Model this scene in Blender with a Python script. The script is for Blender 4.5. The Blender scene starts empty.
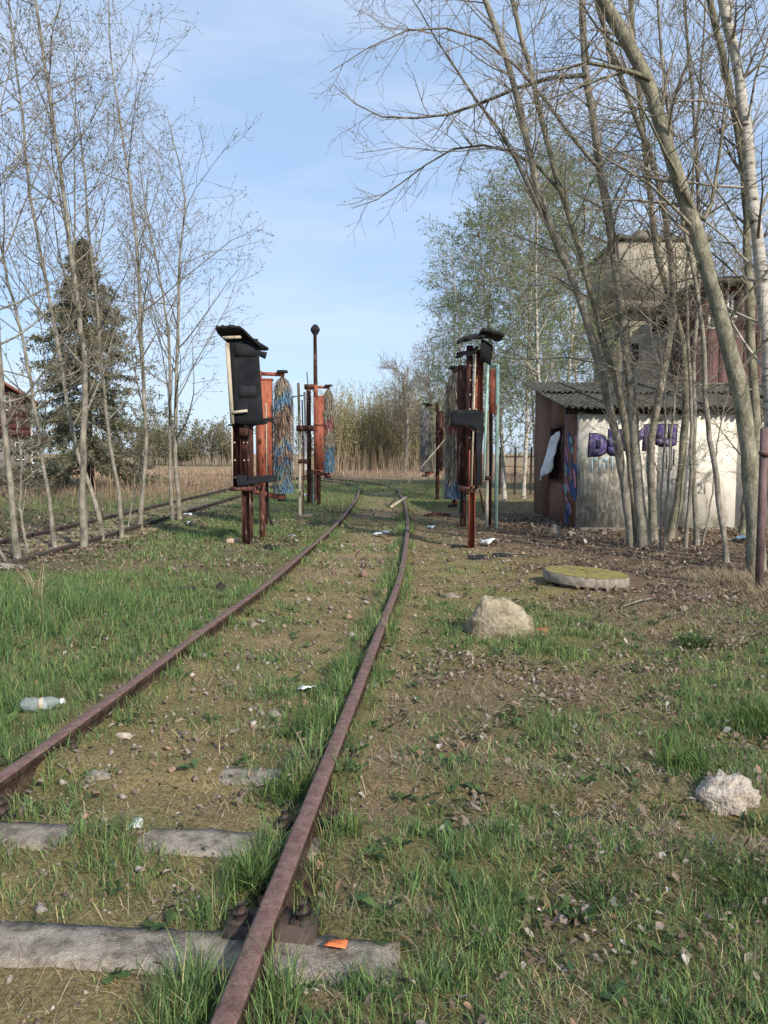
import bpy, math, random
import numpy as np
from mathutils import Vector

# ------------------------------------------------------------------ camera, sky, sun, exposure
scene = bpy.context.scene
F, PX, PY, HOR, CAMZ = 769.0, 384.0, 512.0, 453.0, 1.62
PITCH = math.atan((PY - HOR) / F)
cam_d = bpy.data.cameras.new('camera')
cam = bpy.data.objects.new('camera', cam_d)
scene.collection.objects.link(cam)
cam.location = (0, 0, CAMZ)
cam.rotation_euler = (math.radians(90) - PITCH, 0, 0)
cam_d.sensor_fit = 'VERTICAL'
cam_d.sensor_height = 24.0
cam_d.lens = 24.0 * F / 1024.0
cam_d.clip_start = 0.05
cam_d.clip_end = 3000
scene.camera = cam

SUN_EL, SUN_AZ = math.radians(33), math.radians(146)      # azimuth clockwise from +Y (view direction)
world = bpy.data.worlds.new('World')
scene.world = world
world.use_nodes = True
wn, wl = world.node_tree.nodes, world.node_tree.links
wn.clear()
sky = wn.new('ShaderNodeTexSky')
sky.sky_type = 'NISHITA'
sky.sun_disc = False
sky.sun_elevation = SUN_EL
sky.sun_rotation = SUN_AZ
sky.air_density, sky.dust_density, sky.ozone_density = 1.0, 0.7, 2.2
wco = wn.new('ShaderNodeTexCoord')
wmap = wn.new('ShaderNodeMapping')
wmap.inputs['Scale'].default_value = (1.2, 1.2, 6.0)
wno = wn.new('ShaderNodeTexNoise')
wno.inputs['Scale'].default_value = 1.7
wno.inputs['Detail'].default_value = 7
wno.inputs['Roughness'].default_value = 0.55
wno.inputs['Distortion'].default_value = 0.5
wra = wn.new('ShaderNodeValToRGB')
wra.color_ramp.elements[0].position = 0.42
wra.color_ramp.elements[0].color = (0.05, 0.05, 0.05, 1)
wra.color_ramp.elements[1].position = 0.72
wra.color_ramp.elements[1].color = (0.5, 0.5, 0.5, 1)
wmx = wn.new('ShaderNodeMix')
wmx.data_type = 'RGBA'
wmx.inputs[7].default_value = (3.0, 3.3, 3.8, 1)
wbg = wn.new('ShaderNodeBackground')
wbg.inputs['Strength'].default_value = 0.15
wou = wn.new('ShaderNodeOutputWorld')
wl.new(wco.outputs['Generated'], wmap.inputs['Vector'])
wl.new(wmap.outputs['Vector'], wno.inputs['Vector'])
wl.new(wno.outputs['Fac'], wra.inputs['Fac'])
wl.new(wra.outputs['Color'], wmx.inputs[0])
whz = wn.new('ShaderNodeMix')          # thin even high haze over the clear sky
whz.data_type = 'RGBA'
whz.inputs[0].default_value = 0.78
whz.inputs[7].default_value = (1.38, 1.98, 2.95, 1)
wl.new(sky.outputs['Color'], whz.inputs[6])
wl.new(whz.outputs[2], wmx.inputs[6])
wl.new(wmx.outputs[2], wbg.inputs['Color'])
wl.new(wbg.outputs['Background'], wou.inputs['Surface'])

sun_d = bpy.data.lights.new('sun', 'SUN')
sun_d.energy = 2.9
sun_d.angle = math.radians(1.5)
sun_d.color = (1.0, 0.92, 0.80)
sun = bpy.data.objects.new('sun', sun_d)
scene.collection.objects.link(sun)
sdir = Vector((math.sin(SUN_AZ) * math.cos(SUN_EL), math.cos(SUN_AZ) * math.cos(SUN_EL), math.sin(SUN_EL)))
sun.rotation_euler = sdir.to_track_quat('Z', 'Y').to_euler()
sun.location = (10, -10, 20)

scene.view_settings.view_transform = 'Standard'
scene.view_settings.look = 'None'
scene.view_settings.exposure = 0.95
scene.view_settings.gamma = 1.0
scene.cycles.max_bounces = 5
scene.cycles.diffuse_bounces = 3
scene.cycles.transparent_max_bounces = 6

# ------------------------------------------------------------------ helpers
C = scene.collection
rng = np.random.default_rng(7)
random.seed(7)


def ray(px, py):
    x = (px - PX) / F
    y = (py - PY) / F
    return np.array([x, math.cos(PITCH) - y * math.sin(PITCH), -(math.sin(PITCH) + y * math.cos(PITCH))])


def gp(px, py, z=0.0):
    r = ray(px, py)
    t = (z - CAMZ) / r[2]
    return np.array([0, 0, CAMZ]) + r * t


def pw(px, py, Y):
    r = ray(px, py)
    return np.array([0, 0, CAMZ]) + r * (Y / r[1])


def smooth(a, b, x):
    t = np.clip((x - a) / (b - a), 0, 1)
    return t * t * (3 - 2 * t)


def hash2(i, j, s):
    n = (i.astype(np.int64) * 374761393 + j.astype(np.int64) * 668265263 + s * 1442695041) & 0x7fffffff
    n = ((n ^ (n >> 13)) * 1274126177) & 0x7fffffff
    n = n ^ (n >> 16)
    return (n & 0xffffff) / float(0xffffff)


def vnoise(x, y, size, seed):
    x = np.asarray(x, float) / size
    y = np.asarray(y, float) / size
    i, j = np.floor(x), np.floor(y)
    u, v = x - i, y - j
    u, v = u * u * (3 - 2 * u), v * v * (3 - 2 * v)
    a, b = hash2(i, j, seed), hash2(i + 1, j, seed)
    c, d = hash2(i, j + 1, seed), hash2(i + 1, j + 1, seed)
    return (a * (1 - u) + b * u) * (1 - v) + (c * (1 - u) + d * u) * v


def fbm(x, y, size, seed, oct=3):
    s, w, t = 0, 0, 1.0
    for k in range(oct):
        s = s + t * vnoise(x, y, size / 2 ** k, seed + 17 * k)
        w += t
        t *= 0.55
    return s / w


class MB:
    """collects vertices, triangles and quads into one mesh"""

    def __init__(self):
        self.v, self.q, self.t, self.c, self.n = [], [], [], [], 0

    def add(self, v, quads=None, tris=None, col=None):
        v = np.asarray(v, float).reshape(-1, 3)
        if quads is not None and len(quads):
            self.q.append(np.asarray(quads, np.int64).reshape(-1, 4) + self.n)
        if tris is not None and len(tris):
            self.t.append(np.asarray(tris, np.int64).reshape(-1, 3) + self.n)
        if col is not None:
            col = np.asarray(col, float)
            if col.ndim == 1:
                col = np.tile(col, (len(v), 1))
            self.c.append(col)
        self.v.append(v)
        self.n += len(v)
        return self

    def mesh(self, name, off=None, smooth_sh=False):
        me = bpy.data.meshes.new(name)
        v = np.concatenate(self.v)
        if off is not None:
            v = v - np.asarray(off, float)
        q = np.concatenate(self.q) if self.q else np.zeros((0, 4), int)
        t = np.concatenate(self.t) if self.t else np.zeros((0, 3), int)
        me.vertices.add(len(v))
        me.vertices.foreach_set('co', v.astype(np.float32).ravel())
        loops = np.concatenate([q.ravel(), t.ravel()]).astype(np.int32)
        tot = np.concatenate([np.full(len(q), 4), np.full(len(t), 3)]).astype(np.int32)
        start = np.concatenate([[0], np.cumsum(tot)[:-1]]).astype(np.int32)
        me.loops.add(len(loops))
        me.loops.foreach_set('vertex_index', loops)
        me.polygons.add(len(tot))
        me.polygons.foreach_set('loop_start', start)
        me.polygons.foreach_set('loop_total', tot)
        if smooth_sh:
            me.polygons.foreach_set('use_smooth', np.ones(len(tot), bool))
        me.update(calc_edges=True)
        me.validate()
        if self.c:
            c = np.concatenate(self.c)
            at = me.attributes.new('tint', 'FLOAT_COLOR', 'POINT')
            at.data.foreach_set('color', np.c_[c, np.ones(len(c))].astype(np.float32).ravel())
        return me

    # --- shapes
    def box(self, a, b, rz=0.0, piv=None):
        a, b = np.minimum(a, b), np.maximum(a, b)
        v = np.array([[x, y, z] for z in (a[2], b[2]) for y in (a[1], b[1]) for x in (a[0], b[0])], float)
        if rz:
            p = (np.asarray(a) + b) / 2 if piv is None else np.asarray(piv)
            c, s = math.cos(rz), math.sin(rz)
            d = v - p
            v = np.c_[d[:, 0] * c - d[:, 1] * s, d[:, 0] * s + d[:, 1] * c, d[:, 2]] + p
        return self.add(v, [(0, 2, 3, 1), (4, 5, 7, 6), (0, 1, 5, 4), (2, 6, 7, 3), (0, 4, 6, 2), (1, 3, 7, 5)])

    def bar(self, p, q, w, h, up=(0, 0, 1)):
        """rectangular bar from p to q"""
        p, q = np.asarray(p, float), np.asarray(q, float)
        d = (q - p) / np.linalg.norm(q - p)
        up = np.asarray(up, float)
        if abs(d @ up) > 0.95:
            up = np.array([0, 1.0, 0])
        s = np.cross(d, up)
        s /= np.linalg.norm(s)
        u = np.cross(s, d)
        v = [e + s * w / 2 * i + u * h / 2 * j for e in (p, q) for (i, j) in ((-1, -1), (1, -1), (1, 1), (-1, 1))]
        return self.add(v, [(0, 3, 2, 1), (4, 5, 6, 7), (0, 1, 5, 4), (1, 2, 6, 5), (2, 3, 7, 6), (3, 0, 4, 7)])

    def tubes(self, P, R, sides, col=None, cap=False):
        """P (N,K,3) polylines, R (N,K) radii"""
        P = np.asarray(P, float)
        R = np.asarray(R, float)
        if P.ndim == 2:
            P, R = P[None], R[None]
        N, K = P.shape[:2]
        T = np.empty_like(P)
        T[:, 1:-1] = P[:, 2:] - P[:, :-2]
        T[:, 0] = P[:, 1] - P[:, 0]
        T[:, -1] = P[:, -1] - P[:, -2]
        T /= np.linalg.norm(T, axis=2, keepdims=True) + 1e-9
        ref = np.where(np.abs(T[:, :1, 2:3]) > 0.8, np.array([1.0, 0, 0]), np.array([0, 0, 1.0]))
        A = np.cross(T, np.broadcast_to(ref, T.shape))
        A /= np.linalg.norm(A, axis=2, keepdims=True) + 1e-9
        B = np.cross(T, A)
        th = np.arange(sides) * 2 * math.pi / sides
        V = P[:, :, None] + R[:, :, None, None] * (A[:, :, None] * np.cos(th)[:, None] + B[:, :, None] * np.sin(th)[:, None])
        idx = np.arange(N * K * sides).reshape(N, K, sides)
        nx = np.roll(idx, -1, axis=2)
        q = np.stack([idx[:, :-1], nx[:, :-1], nx[:, 1:], idx[:, 1:]], -1).reshape(-1, 4)
        tr = None
        if cap:
            tr = []
            for n in range(N):
                for k, fl in ((0, 1), (K - 1, 0)):
                    r = idx[n, k]
                    for s in range(1, sides - 1):
                        tr.append((r[0], r[s], r[s + 1]) if fl else (r[0], r[s + 1], r[s]))
        return self.add(V.reshape(-1, 3), q, tr, col)

    def tube(self, pts, r, sides=8, cap=True):
        pts = np.asarray(pts, float)
        rr = np.full(len(pts), r) if np.isscalar(r) else np.asarray(r, float)
        return self.tubes(pts[None], rr[None], sides, cap=cap)

    def prism(self, poly, d0, d1, axis=1):
        """extrude a 2D polygon (convex or fan-able) in x,z from y=d0 to d1"""
        n = len(poly)
        v = [(p[0], d, p[1]) for d in (d0, d1) for p in poly]
        q = [(i, (i + 1) % n, n + (i + 1) % n, n + i) for i in range(n)]
        t = [(0, i + 1, i) for i in range(1, n - 1)] + [(n, n + i, n + i + 1) for i in range(1, n - 1)]
        return self.add(v, q, t)


def loc_of(p):
    return np.array(p.location) if p is not None else np.zeros(3)


def obj(name, mb, mat, parent=None, smooth_sh=False):
    base = np.zeros(3)
    q = parent
    while q is not None:
        base = base + np.array(q.location)
        q = q.parent
    me = mb.mesh(name, base, smooth_sh) if isinstance(mb, MB) else mb
    o = bpy.data.objects.new(name, me)
    C.objects.link(o)
    if mat is not None and not me.materials:
        me.materials.append(mat)
    o.parent = parent
    return o


def tag(o, label=None, cat=None, group=None, kind=None):
    if label:
        o['label'] = label
    if cat:
        o['category'] = cat
    if group:
        o['group'] = group
    if kind:
        o['kind'] = kind
    return o


def thing(name, label, cat, loc, group=None):
    o = bpy.data.objects.new(name, None)
    o.empty_display_size = 0.2
    C.objects.link(o)
    o.location = tuple(float(x) for x in loc)
    return tag(o, label, cat, group)


def struct(name, mb, mat, parent=None, smooth_sh=False):
    o = obj(name, mb, mat, parent, smooth_sh)
    if parent is None:
        o['kind'] = 'structure'
    return o


# ------------------------------------------------------------------ materials
MATS = {}


def mat_noise(name, cols, scale=4.0, stretch=(1, 1, 1), rough=0.85, bump=0.3, bscale=None, detail=8, metal=0.0,
              pos=None, spec=0.3, fine=0.0, attr=None, coord='Object', dist=0.0):
    """noise driven colour ramp with relief"""
    m = bpy.data.materials.new(name)
    m.use_nodes = True
    n, l = m.node_tree.nodes, m.node_tree.links
    b = n['Principled BSDF']
    b.inputs['Roughness'].default_value = rough
    b.inputs['Metallic'].default_value = metal
    b.inputs['Specular IOR Level'].default_value = spec
    tc = n.new('ShaderNodeTexCoord')
    mp = n.new('ShaderNodeMapping')
    mp.inputs['Scale'].default_value = stretch
    l.new(tc.outputs[coord], mp.inputs['Vector'])
    no = n.new('ShaderNodeTexNoise')
    no.inputs['Scale'].default_value = scale
    no.inputs['Detail'].default_value = detail
    no.inputs['Roughness'].default_value = 0.62
    no.inputs['Distortion'].default_value = dist
    l.new(mp.outputs['Vector'], no.inputs['Vector'])
    ra = n.new('ShaderNodeValToRGB')
    el = ra.color_ramp.elements
    k = len(cols)
    ps = pos or [0.32 + 0.36 * i / (k - 1) for i in range(k)]
    el[0].position, el[0].color = ps[0], (*cols[0], 1)
    el[1].position, el[1].color = ps[-1], (*cols[-1], 1)
    for i in range(1, k - 1):
        e = el.new(ps[i])
        e.color = (*cols[i], 1)
    l.new(no.outputs['Fac'], ra.inputs['Fac'])
    out = ra.outputs['Color']
    n2 = n.new('ShaderNodeTexNoise')
    n2.inputs['Scale'].default_value = bscale or scale * 6
    n2.inputs['Detail'].default_value = 6
    l.new(mp.outputs['Vector'], n2.inputs['Vector'])
    if fine:
        mx = n.new('ShaderNodeMix')
        mx.data_type = 'RGBA'
        mx.blend_type = 'OVERLAY'
        mx.inputs[0].default_value = fine
        l.new(out, mx.inputs[6])
        l.new(n2.outputs['Fac'], mx.inputs[7])
        out = mx.outputs[2]
    if attr:
        a = n.new('ShaderNodeAttribute')
        a.attribute_name = attr
        mx = n.new('ShaderNodeMix')
        mx.data_type = 'RGBA'
        mx.blend_type = 'MULTIPLY'
        mx.inputs[0].default_value = 1
        l.new(out, mx.inputs[6])
        l.new(a.outputs['Color'], mx.inputs[7])
        out = mx.outputs[2]
    l.new(out, b.inputs['Base Color'])
    if bump:
        bp = n.new('ShaderNodeBump')
        bp.inputs['Strength'].default_value = bump
        bp.inputs['Distance'].default_value = 0.02
        l.new(n2.outputs['Fac'], bp.inputs['Height'])
        l.new(bp.outputs['Normal'], b.inputs['Normal'])
    MATS[name] = m
    return m


def mat_leaf(name, gain=(1, 1, 1), trans=0.35, rough=0.6):
    """leaf or blade: colour from the per-blade attribute, some light passing through"""
    m = bpy.data.materials.new(name)
    m.use_nodes = True
    n, l = m.node_tree.nodes, m.node_tree.links
    n.clear()
    a = n.new('ShaderNodeAttribute')
    a.attribute_name = 'tint'
    d = n.new('ShaderNodeBsdfPrincipled')
    d.inputs['Roughness'].default_value = rough
    d.inputs['Specular IOR Level'].default_value = 0.25
    t = n.new('ShaderNodeBsdfTranslucent')
    mx = n.new('ShaderNodeMixShader')
    mx.inputs[0].default_value = trans
    o = n.new('ShaderNodeOutputMaterial')
    l.new(a.outputs['Color'], d.inputs['Base Color'])
    l.new(a.outputs['Color'], t.inputs['Color'])
    l.new(d.outputs[0], mx.inputs[1])
    l.new(t.outputs[0], mx.inputs[2])
    l.new(mx.outputs[0], o.inputs['Surface'])
    MATS[name] = m
    return m


M_leaf = mat_leaf('grass_blades')
M_litter = mat_leaf('dead_leaves', trans=0.1, rough=0.8)
M_rail = mat_noise('rail_rust', [(0.095, 0.052, 0.042), (0.155, 0.088, 0.072), (0.205, 0.128, 0.106)], 16, rough=0.6, bump=0.3, bscale=120, spec=0.35, fine=0.6)
M_railold = mat_noise('rail_old', [(0.04, 0.03, 0.026), (0.08, 0.055, 0.045)], 9, rough=0.8, bump=0.3, bscale=60)
M_conc = mat_noise('old_concrete', [(0.10, 0.082, 0.062), (0.24, 0.205, 0.165), (0.34, 0.295, 0.24)], 17, bump=0.5, bscale=150, fine=0.8)
M_stone = mat_noise('pale_stone', [(0.12, 0.10, 0.062), (0.27, 0.225, 0.15), (0.38, 0.325, 0.235)], 6, bump=1.0, bscale=34, fine=0.7)
M_rubble = mat_noise('rubble', [(0.22, 0.18, 0.145), (0.42, 0.355, 0.29), (0.55, 0.49, 0.41)], 22, bump=1.0, bscale=60, fine=0.5)
M_rust = mat_noise('rust_dark', [(0.018, 0.010, 0.009), (0.055, 0.021, 0.017), (0.115, 0.042, 0.028), (0.32, 0.25, 0.20)], 11, (1, 1, 0.3), bump=0.5, bscale=40, pos=[0.3, 0.45, 0.58, 0.68], fine=0.5)
M_rusto = mat_noise('rust_orange', [(0.05, 0.022, 0.016), (0.28, 0.078, 0.045), (0.36, 0.12, 0.072), (0.13, 0.06, 0.042)], 9, (1, 1, 0.4), bump=0.4, bscale=40, pos=[0.33, 0.44, 0.58, 0.72], fine=0.3)
M_cream = mat_noise('peeling_cream', [(0.12, 0.05, 0.03), (0.42, 0.36, 0.27), (0.52, 0.46, 0.36)], 8, (1, 1, 0.3), bump=0.4, pos=[0.36, 0.44, 0.66], fine=0.3)
M_turq = mat_noise('peeling_turquoise', [(0.22, 0.09, 0.05), (0.26, 0.42, 0.36), (0.36, 0.5, 0.44)], 6, (1, 1, 0.3), bump=0.4, pos=[0.34, 0.42, 0.66])
M_black = mat_noise('black_rubber', [(0.008, 0.009, 0.011), (0.014, 0.015, 0.018), (0.022, 0.023, 0.027)], 5, bump=0.08, bscale=20, rough=0.9, spec=0.15)
M_blacktar = mat_noise('tar_felt', [(0.010, 0.010, 0.011), (0.028, 0.028, 0.03)], 9, bump=0.5, bscale=60, rough=0.9)
M_patch = mat_noise('rubber_patch', [(0.016, 0.018, 0.021), (0.024, 0.026, 0.030)], 6, bump=0.0, rough=0.85, spec=0.15)
M_brist = mat_leaf('bristles', trans=0.2, rough=0.8)
M_bark = mat_noise('bark_grey', [(0.085, 0.076, 0.058), (0.21, 0.19, 0.15), (0.33, 0.30, 0.245)], 9, (1, 1, 0.5), bump=0.8, bscale=60, fine=0.7)
M_barkg = mat_noise('bark_green', [(0.08, 0.075, 0.05), (0.195, 0.18, 0.125), (0.325, 0.295, 0.22)], 8, (1, 1, 0.45), bump=0.8, bscale=50, fine=0.7)
M_birch = mat_noise('bark_birch', [(0.04, 0.035, 0.03), (0.33, 0.30, 0.25), (0.50, 0.46, 0.40)], 5, (1, 1, 3.2), bump=0.4, bscale=30, pos=[0.35, 0.44, 0.6], fine=0.3)
M_twig = mat_noise('twigs', [(0.15, 0.12, 0.09), (0.26, 0.22, 0.165)], 3, bump=0)
M_twigp = mat_noise('twigs_far', [(0.17, 0.135, 0.11), (0.26, 0.21, 0.165)], 3, bump=0)
M_foliage = mat_leaf('foliage', trans=0.4, rough=0.55)
M_needle = mat_leaf('needles', trans=0.15, rough=0.7)
M_wood = mat_noise('weathered_wood', [(0.10, 0.075, 0.05), (0.22, 0.17, 0.12), (0.30, 0.25, 0.19)], 6, (1, 6, 6), bump=0.5, fine=0.4)
M_moss = mat_noise('moss_on_concrete', [(0.21, 0.17, 0.10), (0.19, 0.145, 0.07), (0.27, 0.235, 0.055), (0.20, 0.19, 0.045)], 11, bump=1.0, bscale=40, pos=[0.3, 0.42, 0.55, 0.7], fine=0.4)
M_white = mat_noise('white_plastic', [(0.62, 0.62, 0.62), (0.82, 0.82, 0.82)], 8, bump=0.3, rough=0.5)
M_paper = mat_noise('paper', [(0.50, 0.51, 0.45), (0.66, 0.66, 0.60)], 12, bump=0.2, rough=0.9)
M_orange = mat_noise('orange_paint', [(0.55, 0.12, 0.03), (0.75, 0.22, 0.08)], 20, bump=0.4)
M_brick = mat_noise('brick_red', [(0.20, 0.07, 0.04), (0.34, 0.13, 0.08)], 12, bump=0.6)
M_brickp = mat_noise('brick_pale', [(0.42, 0.27, 0.20), (0.62, 0.46, 0.36)], 12, bump=0.4)
M_glass = mat_noise('dark_glass', [(0.02, 0.025, 0.03), (0.06, 0.07, 0.085)], 2, rough=0.15, bump=0.0, spec=0.6)
M_frame = mat_noise('window_frame', [(0.45, 0.44, 0.42), (0.66, 0.65, 0.62)], 6, bump=0.1)
M_asb = mat_noise('fibre_cement', [(0.03, 0.027, 0.018), (0.085, 0.075, 0.05), (0.13, 0.115, 0.085), (0.21, 0.19, 0.16)], 6, bump=0.9, bscale=30, fine=0.7)
M_dark = mat_noise('dark_timber', [(0.015, 0.012, 0.01), (0.05, 0.04, 0.032)], 6, bump=0.4)

# ------------------------------------------------------------------ track geometry (rail paths on the ground)
RZ = 0.13
HR = CAMZ - RZ
Lpx = [(5, 773), (55, 740), (107, 702), (155, 665), (203, 628.5), (255, 593), (283, 571), (303, 552), (325, 535), (343, 517), (357, 498), (360, 488)]
Rpx = [(223, 1023), (241, 974), (261, 927), (280, 880), (300, 828), (313, 797), (325, 770), (345, 716), (357, 688), (368, 662), (380, 628), (389, 607),
       (397, 587), (401.5, 573), (405, 553), (407.5, 532), (408, 519), (405.6, 504.5), (398.6, 490), (393, 486)]


def rail_path(px):
    return np.array([gp(x, y, RZ) for x, y in px])[:, :2]


def resample(P, n):
    s = np.r_[0, np.cumsum(np.hypot(*np.diff(P, axis=0).T))]
    t = np.linspace(0, s[-1], n)
    return np.c_[np.interp(t, s, P[:, 0]), np.interp(t, s, P[:, 1])]


def smoothline(P, n=240, it=60):
    Q = resample(P, n)
    for _ in range(it):
        Q[1:-1] = 0.25 * Q[:-2] + 0.5 * Q[1:-1] + 0.25 * Q[2:]
    return Q


Rw = rail_path(Rpx)
Lw = rail_path(Lpx)
# the left rail near the camera is the right one shifted by the gauge
d0 = (Rw[3] - Rw[0]) / np.linalg.norm(Rw[3] - Rw[0])
nrm = np.array([-d0[1], d0[0]])
Lw = np.vstack([Rw[0] + nrm * 1.507 - d0 * 2.0, Rw[0] + nrm * 1.507, Lw])
Rw = np.vstack([Rw[0] - d0 * 2.0, Rw])


def extend(P, turn, n, step=1.0):
    P = list(P)
    d = P[-1] - P[-2]
    a = math.atan2(d[1], d[0])
    for k in range(n):
        a += turn
        P.append(P[-1] + step * np.array([math.cos(a), math.sin(a)]))
    return np.array(P)


Rs = smoothline(Rw, 260, 60)
Ls = smoothline(Lw, 260, 60)
# a common far curve: keep the far left rail parallel to the right one
Rs = extend(Rs, 0.035, 36)
dd = np.gradient(Rs, axis=0)
dd /= np.linalg.norm(dd, axis=1, keepdims=True)
Roff = Rs + np.c_[-dd[:, 1], dd[:, 0]] * 1.507
far_i = np.where(Roff[:, 1] > Ls[-1, 1] + 1.5)[0]
Ls = np.vstack([Ls, Roff[far_i]])
Ls = smoothline(Ls, 320, 25)
yc = np.linspace(-2, 36, 200)
kR = np.argmax(Rs[:, 1] > 36) or len(Rs)
kL = np.argmax(Ls[:, 1] > 36) or len(Ls)
xr = np.interp(yc, Rs[:kR, 1], Rs[:kR, 0])
xl = np.interp(yc, Ls[:kL, 1], Ls[:kL, 0])
xcen = (xr + xl) / 2


def track_u(x, y):
    """signed distance to the right of the track centre line (valid while the track runs forward)"""
    return x - np.interp(y, yc, xcen)


def rail_half(y):
    return np.interp(y, yc, (xr - xl) / 2)


SLEEP_Y = [2.41, 3.09, 3.77, 4.45]
# near sleepers lie perpendicular to the track
tdir = math.atan2(-d0[0], d0[1])


EXC = []          # (x, y, r) spots kept free of blades and leaves
for (a, b, r) in ((498, 640, 0.22), (728, 806, 0.11), (586, 580, 0.80), (245, 547, 0.12), (40, 717, 0.14)):
    g = gp(a, b)
    EXC.append((g[0], g[1] + (0.2 if r == 0.22 else 0.0), r))


def ground_h(x, y):
    x, y = np.asarray(x, float), np.asarray(y, float)
    h = 0.06 * (fbm(x, y, 2.6, 3) - 0.5) + 0.05 * (fbm(x, y, 0.45, 9) - 0.5)
    u = track_u(x, y)
    inb = 1 - smooth(0.75, 1.0, np.abs(u))
    near = 1 - smooth(34, 38, y)
    h = h * (1 - 0.55 * inb * near)
    # a gentle shoulder left of the track and the soil washed away from the rails close to the camera
    rr = np.minimum(np.abs(u - rail_half(y)), np.abs(u + rail_half(y)))
    h = h - 0.035 * (1 - smooth(0.05, 0.16, rr)) * near * (1 - smooth(2.9, 3.6, y))
    h = h + 0.035 * (1 - smooth(0.10, 0.30, rr)) * near * smooth(3.2, 4.2, y)
    h = h + 0.022 * (vnoise(x, y, 0.17, 8) - 0.5) * inb * (1 - smooth(4, 5, y))
    h = h - 0.035 * (1 - smooth(0.10, 0.16, np.abs(y - 2.41 - u * math.tan(tdir)))) * smooth(-0.42, -0.36, x) * (1 - smooth(0.06, 0.10, x))
    dy_ = y - 3.09 - u * math.tan(tdir)
    cov = smooth(-1.36, -1.30, x) * (1 - smooth(-1.06, -1.0, x)) + smooth(-0.56, -0.48, x) 
    h = h + 0.045 * (1 - smooth(0.10, 0.20, np.abs(dy_))) * np.clip(cov, 0, 1)
    dy_ = y - 3.77 - u * math.tan(tdir)
    cov = 1 - smooth(-1.56, -1.50, x) * (1 - smooth(-1.36, -1.30, x)) - smooth(-0.86, -0.80, x) * (1 - smooth(-0.54, -0.46, x))
    h = h + 0.05 * (1 - smooth(0.10, 0.20, np.abs(dy_))) * np.clip(cov, 0, 1)
    h = h + 0.04 * smooth(1.2, 2.2, -u) * (1 - smooth(9, 16, y))
    return h


# ------------------------------------------------------------------ zone masks (what grows or lies where)
def zones(x, y):
    x, y = np.asarray(x, float), np.asarray(y, float)
    u = track_u(x, y)
    n1 = fbm(x, y, 1.3, 21)
    n2 = fbm(x, y, 0.5, 33)
    n3 = fbm(x, y, 4.0, 55)
    rh = rail_half(y)
    bed = (1 - smooth(0.80, 0.98, np.abs(u))) * (1 - smooth(30, 36, y))
    left = smooth(0.85, 1.1, -u)
    right = smooth(0.85, 1.1, u)
    far = smooth(19, 24, y)
    vfar = smooth(40, 52, y)
    # green grass
    g = np.zeros_like(x)
    g = g + left * (0.75 + 0.9 * (n1 - 0.35)) * (1 - far)
    treeside = smooth(-3.3, -4.3, x) * smooth(9.3, 10.8, y) * (1 - far)
    g = g * (1 - 0.45 * treeside)
    bald = smooth(9.0, 10.5, y) * smooth(0.53, 0.63, n3) * left
    g = g * (1 - 0.5 * bald)
    g = g + bed * np.clip(0.16 + 1.3 * (n2 - 0.47) + 0.6 * (n1 - 0.5), 0, 1)
    g = g + bed * smooth(rh - 0.34, rh - 0.10, u) * np.clip(0.35 + 1.6 * (n1 - 0.4), 0, 1) * (1 - 0.5 * smooth(7, 12, y))
    g = g + bed * (1 - smooth(-rh + 0.06, -rh + 0.26, u)) * 0.55 * np.clip(n2 * 1.8 - 0.3, 0, 1)
    rn = right * (1 - smooth(7.0, 8.6, y))
    g = g + rn * np.clip(0.40 + 1.9 * (n1 - 0.48) + 0.34 * smooth(0.3, 1.7, x) - 0.12 * smooth(3.6, 6.0, y), 0, 1)
    rm = right * smooth(7.0, 8.6, y) * (1 - smooth(18, 21, y))
    g = g + rm * np.clip(0.22 + 1.0 * (n2 - 0.5), 0, 1) * (1 - smooth(1.2, 3.0, u))
    g = g + far * (1 - bed * 0.6) * (0.75 + 0.6 * (n3 - 0.5)) * (1 - vfar) * (1 - 0.6 * smooth(2.6, 4.5, x))
    g = np.clip(g, 0, 1)
    # dry straw
    s = 0.16 + 0.2 * (n2 - 0.5)
    s = s + rn * (0.62 + 0.6 * (n2 - 0.5)) + 0.12 * bed
    rm = right * smooth(7.0, 8.6, y) * (1 - smooth(18, 21, y))
    s = s + smooth(3.4, 4.6, x) * smooth(6.8, 7.6, y) * (1 - smooth(9.6, 10.6, y)) * 0.7
    s = s + vfar * 0.9
    s = s + 0.08 * bed + 0.15 * rm
    s = np.clip(s, 0, 1)
    # leaf litter / bare dark soil
    lf = rn * np.clip(0.42 + 1.2 * (0.55 - n1), 0, 1)
    lf = lf + rm * (0.2 + 0.8 * smooth(1.6, 3.4, u)) + 0.45 * treeside + 0.35 * bald + bed * 0.12 + 0.10 * left
    lf = np.clip(lf * (1 - vfar), 0, 1)
    # moss
    ms = bed * np.clip(0.55 + 1.2 * (n1 - 0.45), 0, 1) * (1 - smooth(12, 18, y)) + right * smooth(4.2, 6.5, y) * (1 - smooth(11, 14, y)) * (1 - smooth(2.2, 4.0, u)) * np.clip(0.7 + 1.5 * (n2 - 0.45), 0, 1)
    ms = np.clip(ms, 0, 1)
    path = bed * smooth(7.5, 11, y) * (1 - smooth(0.25, 0.6, np.abs(u - 0.05)))
    return dict(u=u, bed=bed, left=left, right=right, far=far, vfar=vfar, g=g, s=s, lf=lf, ms=ms, path=path, n1=n1, n2=n2, n3=n3)


# ------------------------------------------------------------------ ground sheet
def axis(fine0, fine1, step, far0, far1, grow=1.09):
    a = list(np.arange(fine0, fine1 + 1e-6, step))
    s = step
    x = a[-1]
    while x < far1:
        s *= grow
        x += s
        a.append(x)
    s, x = step, fine0
    while x > far0:
        s *= grow
        x -= s
        a.insert(0, x)
    return np.array(a)


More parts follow.
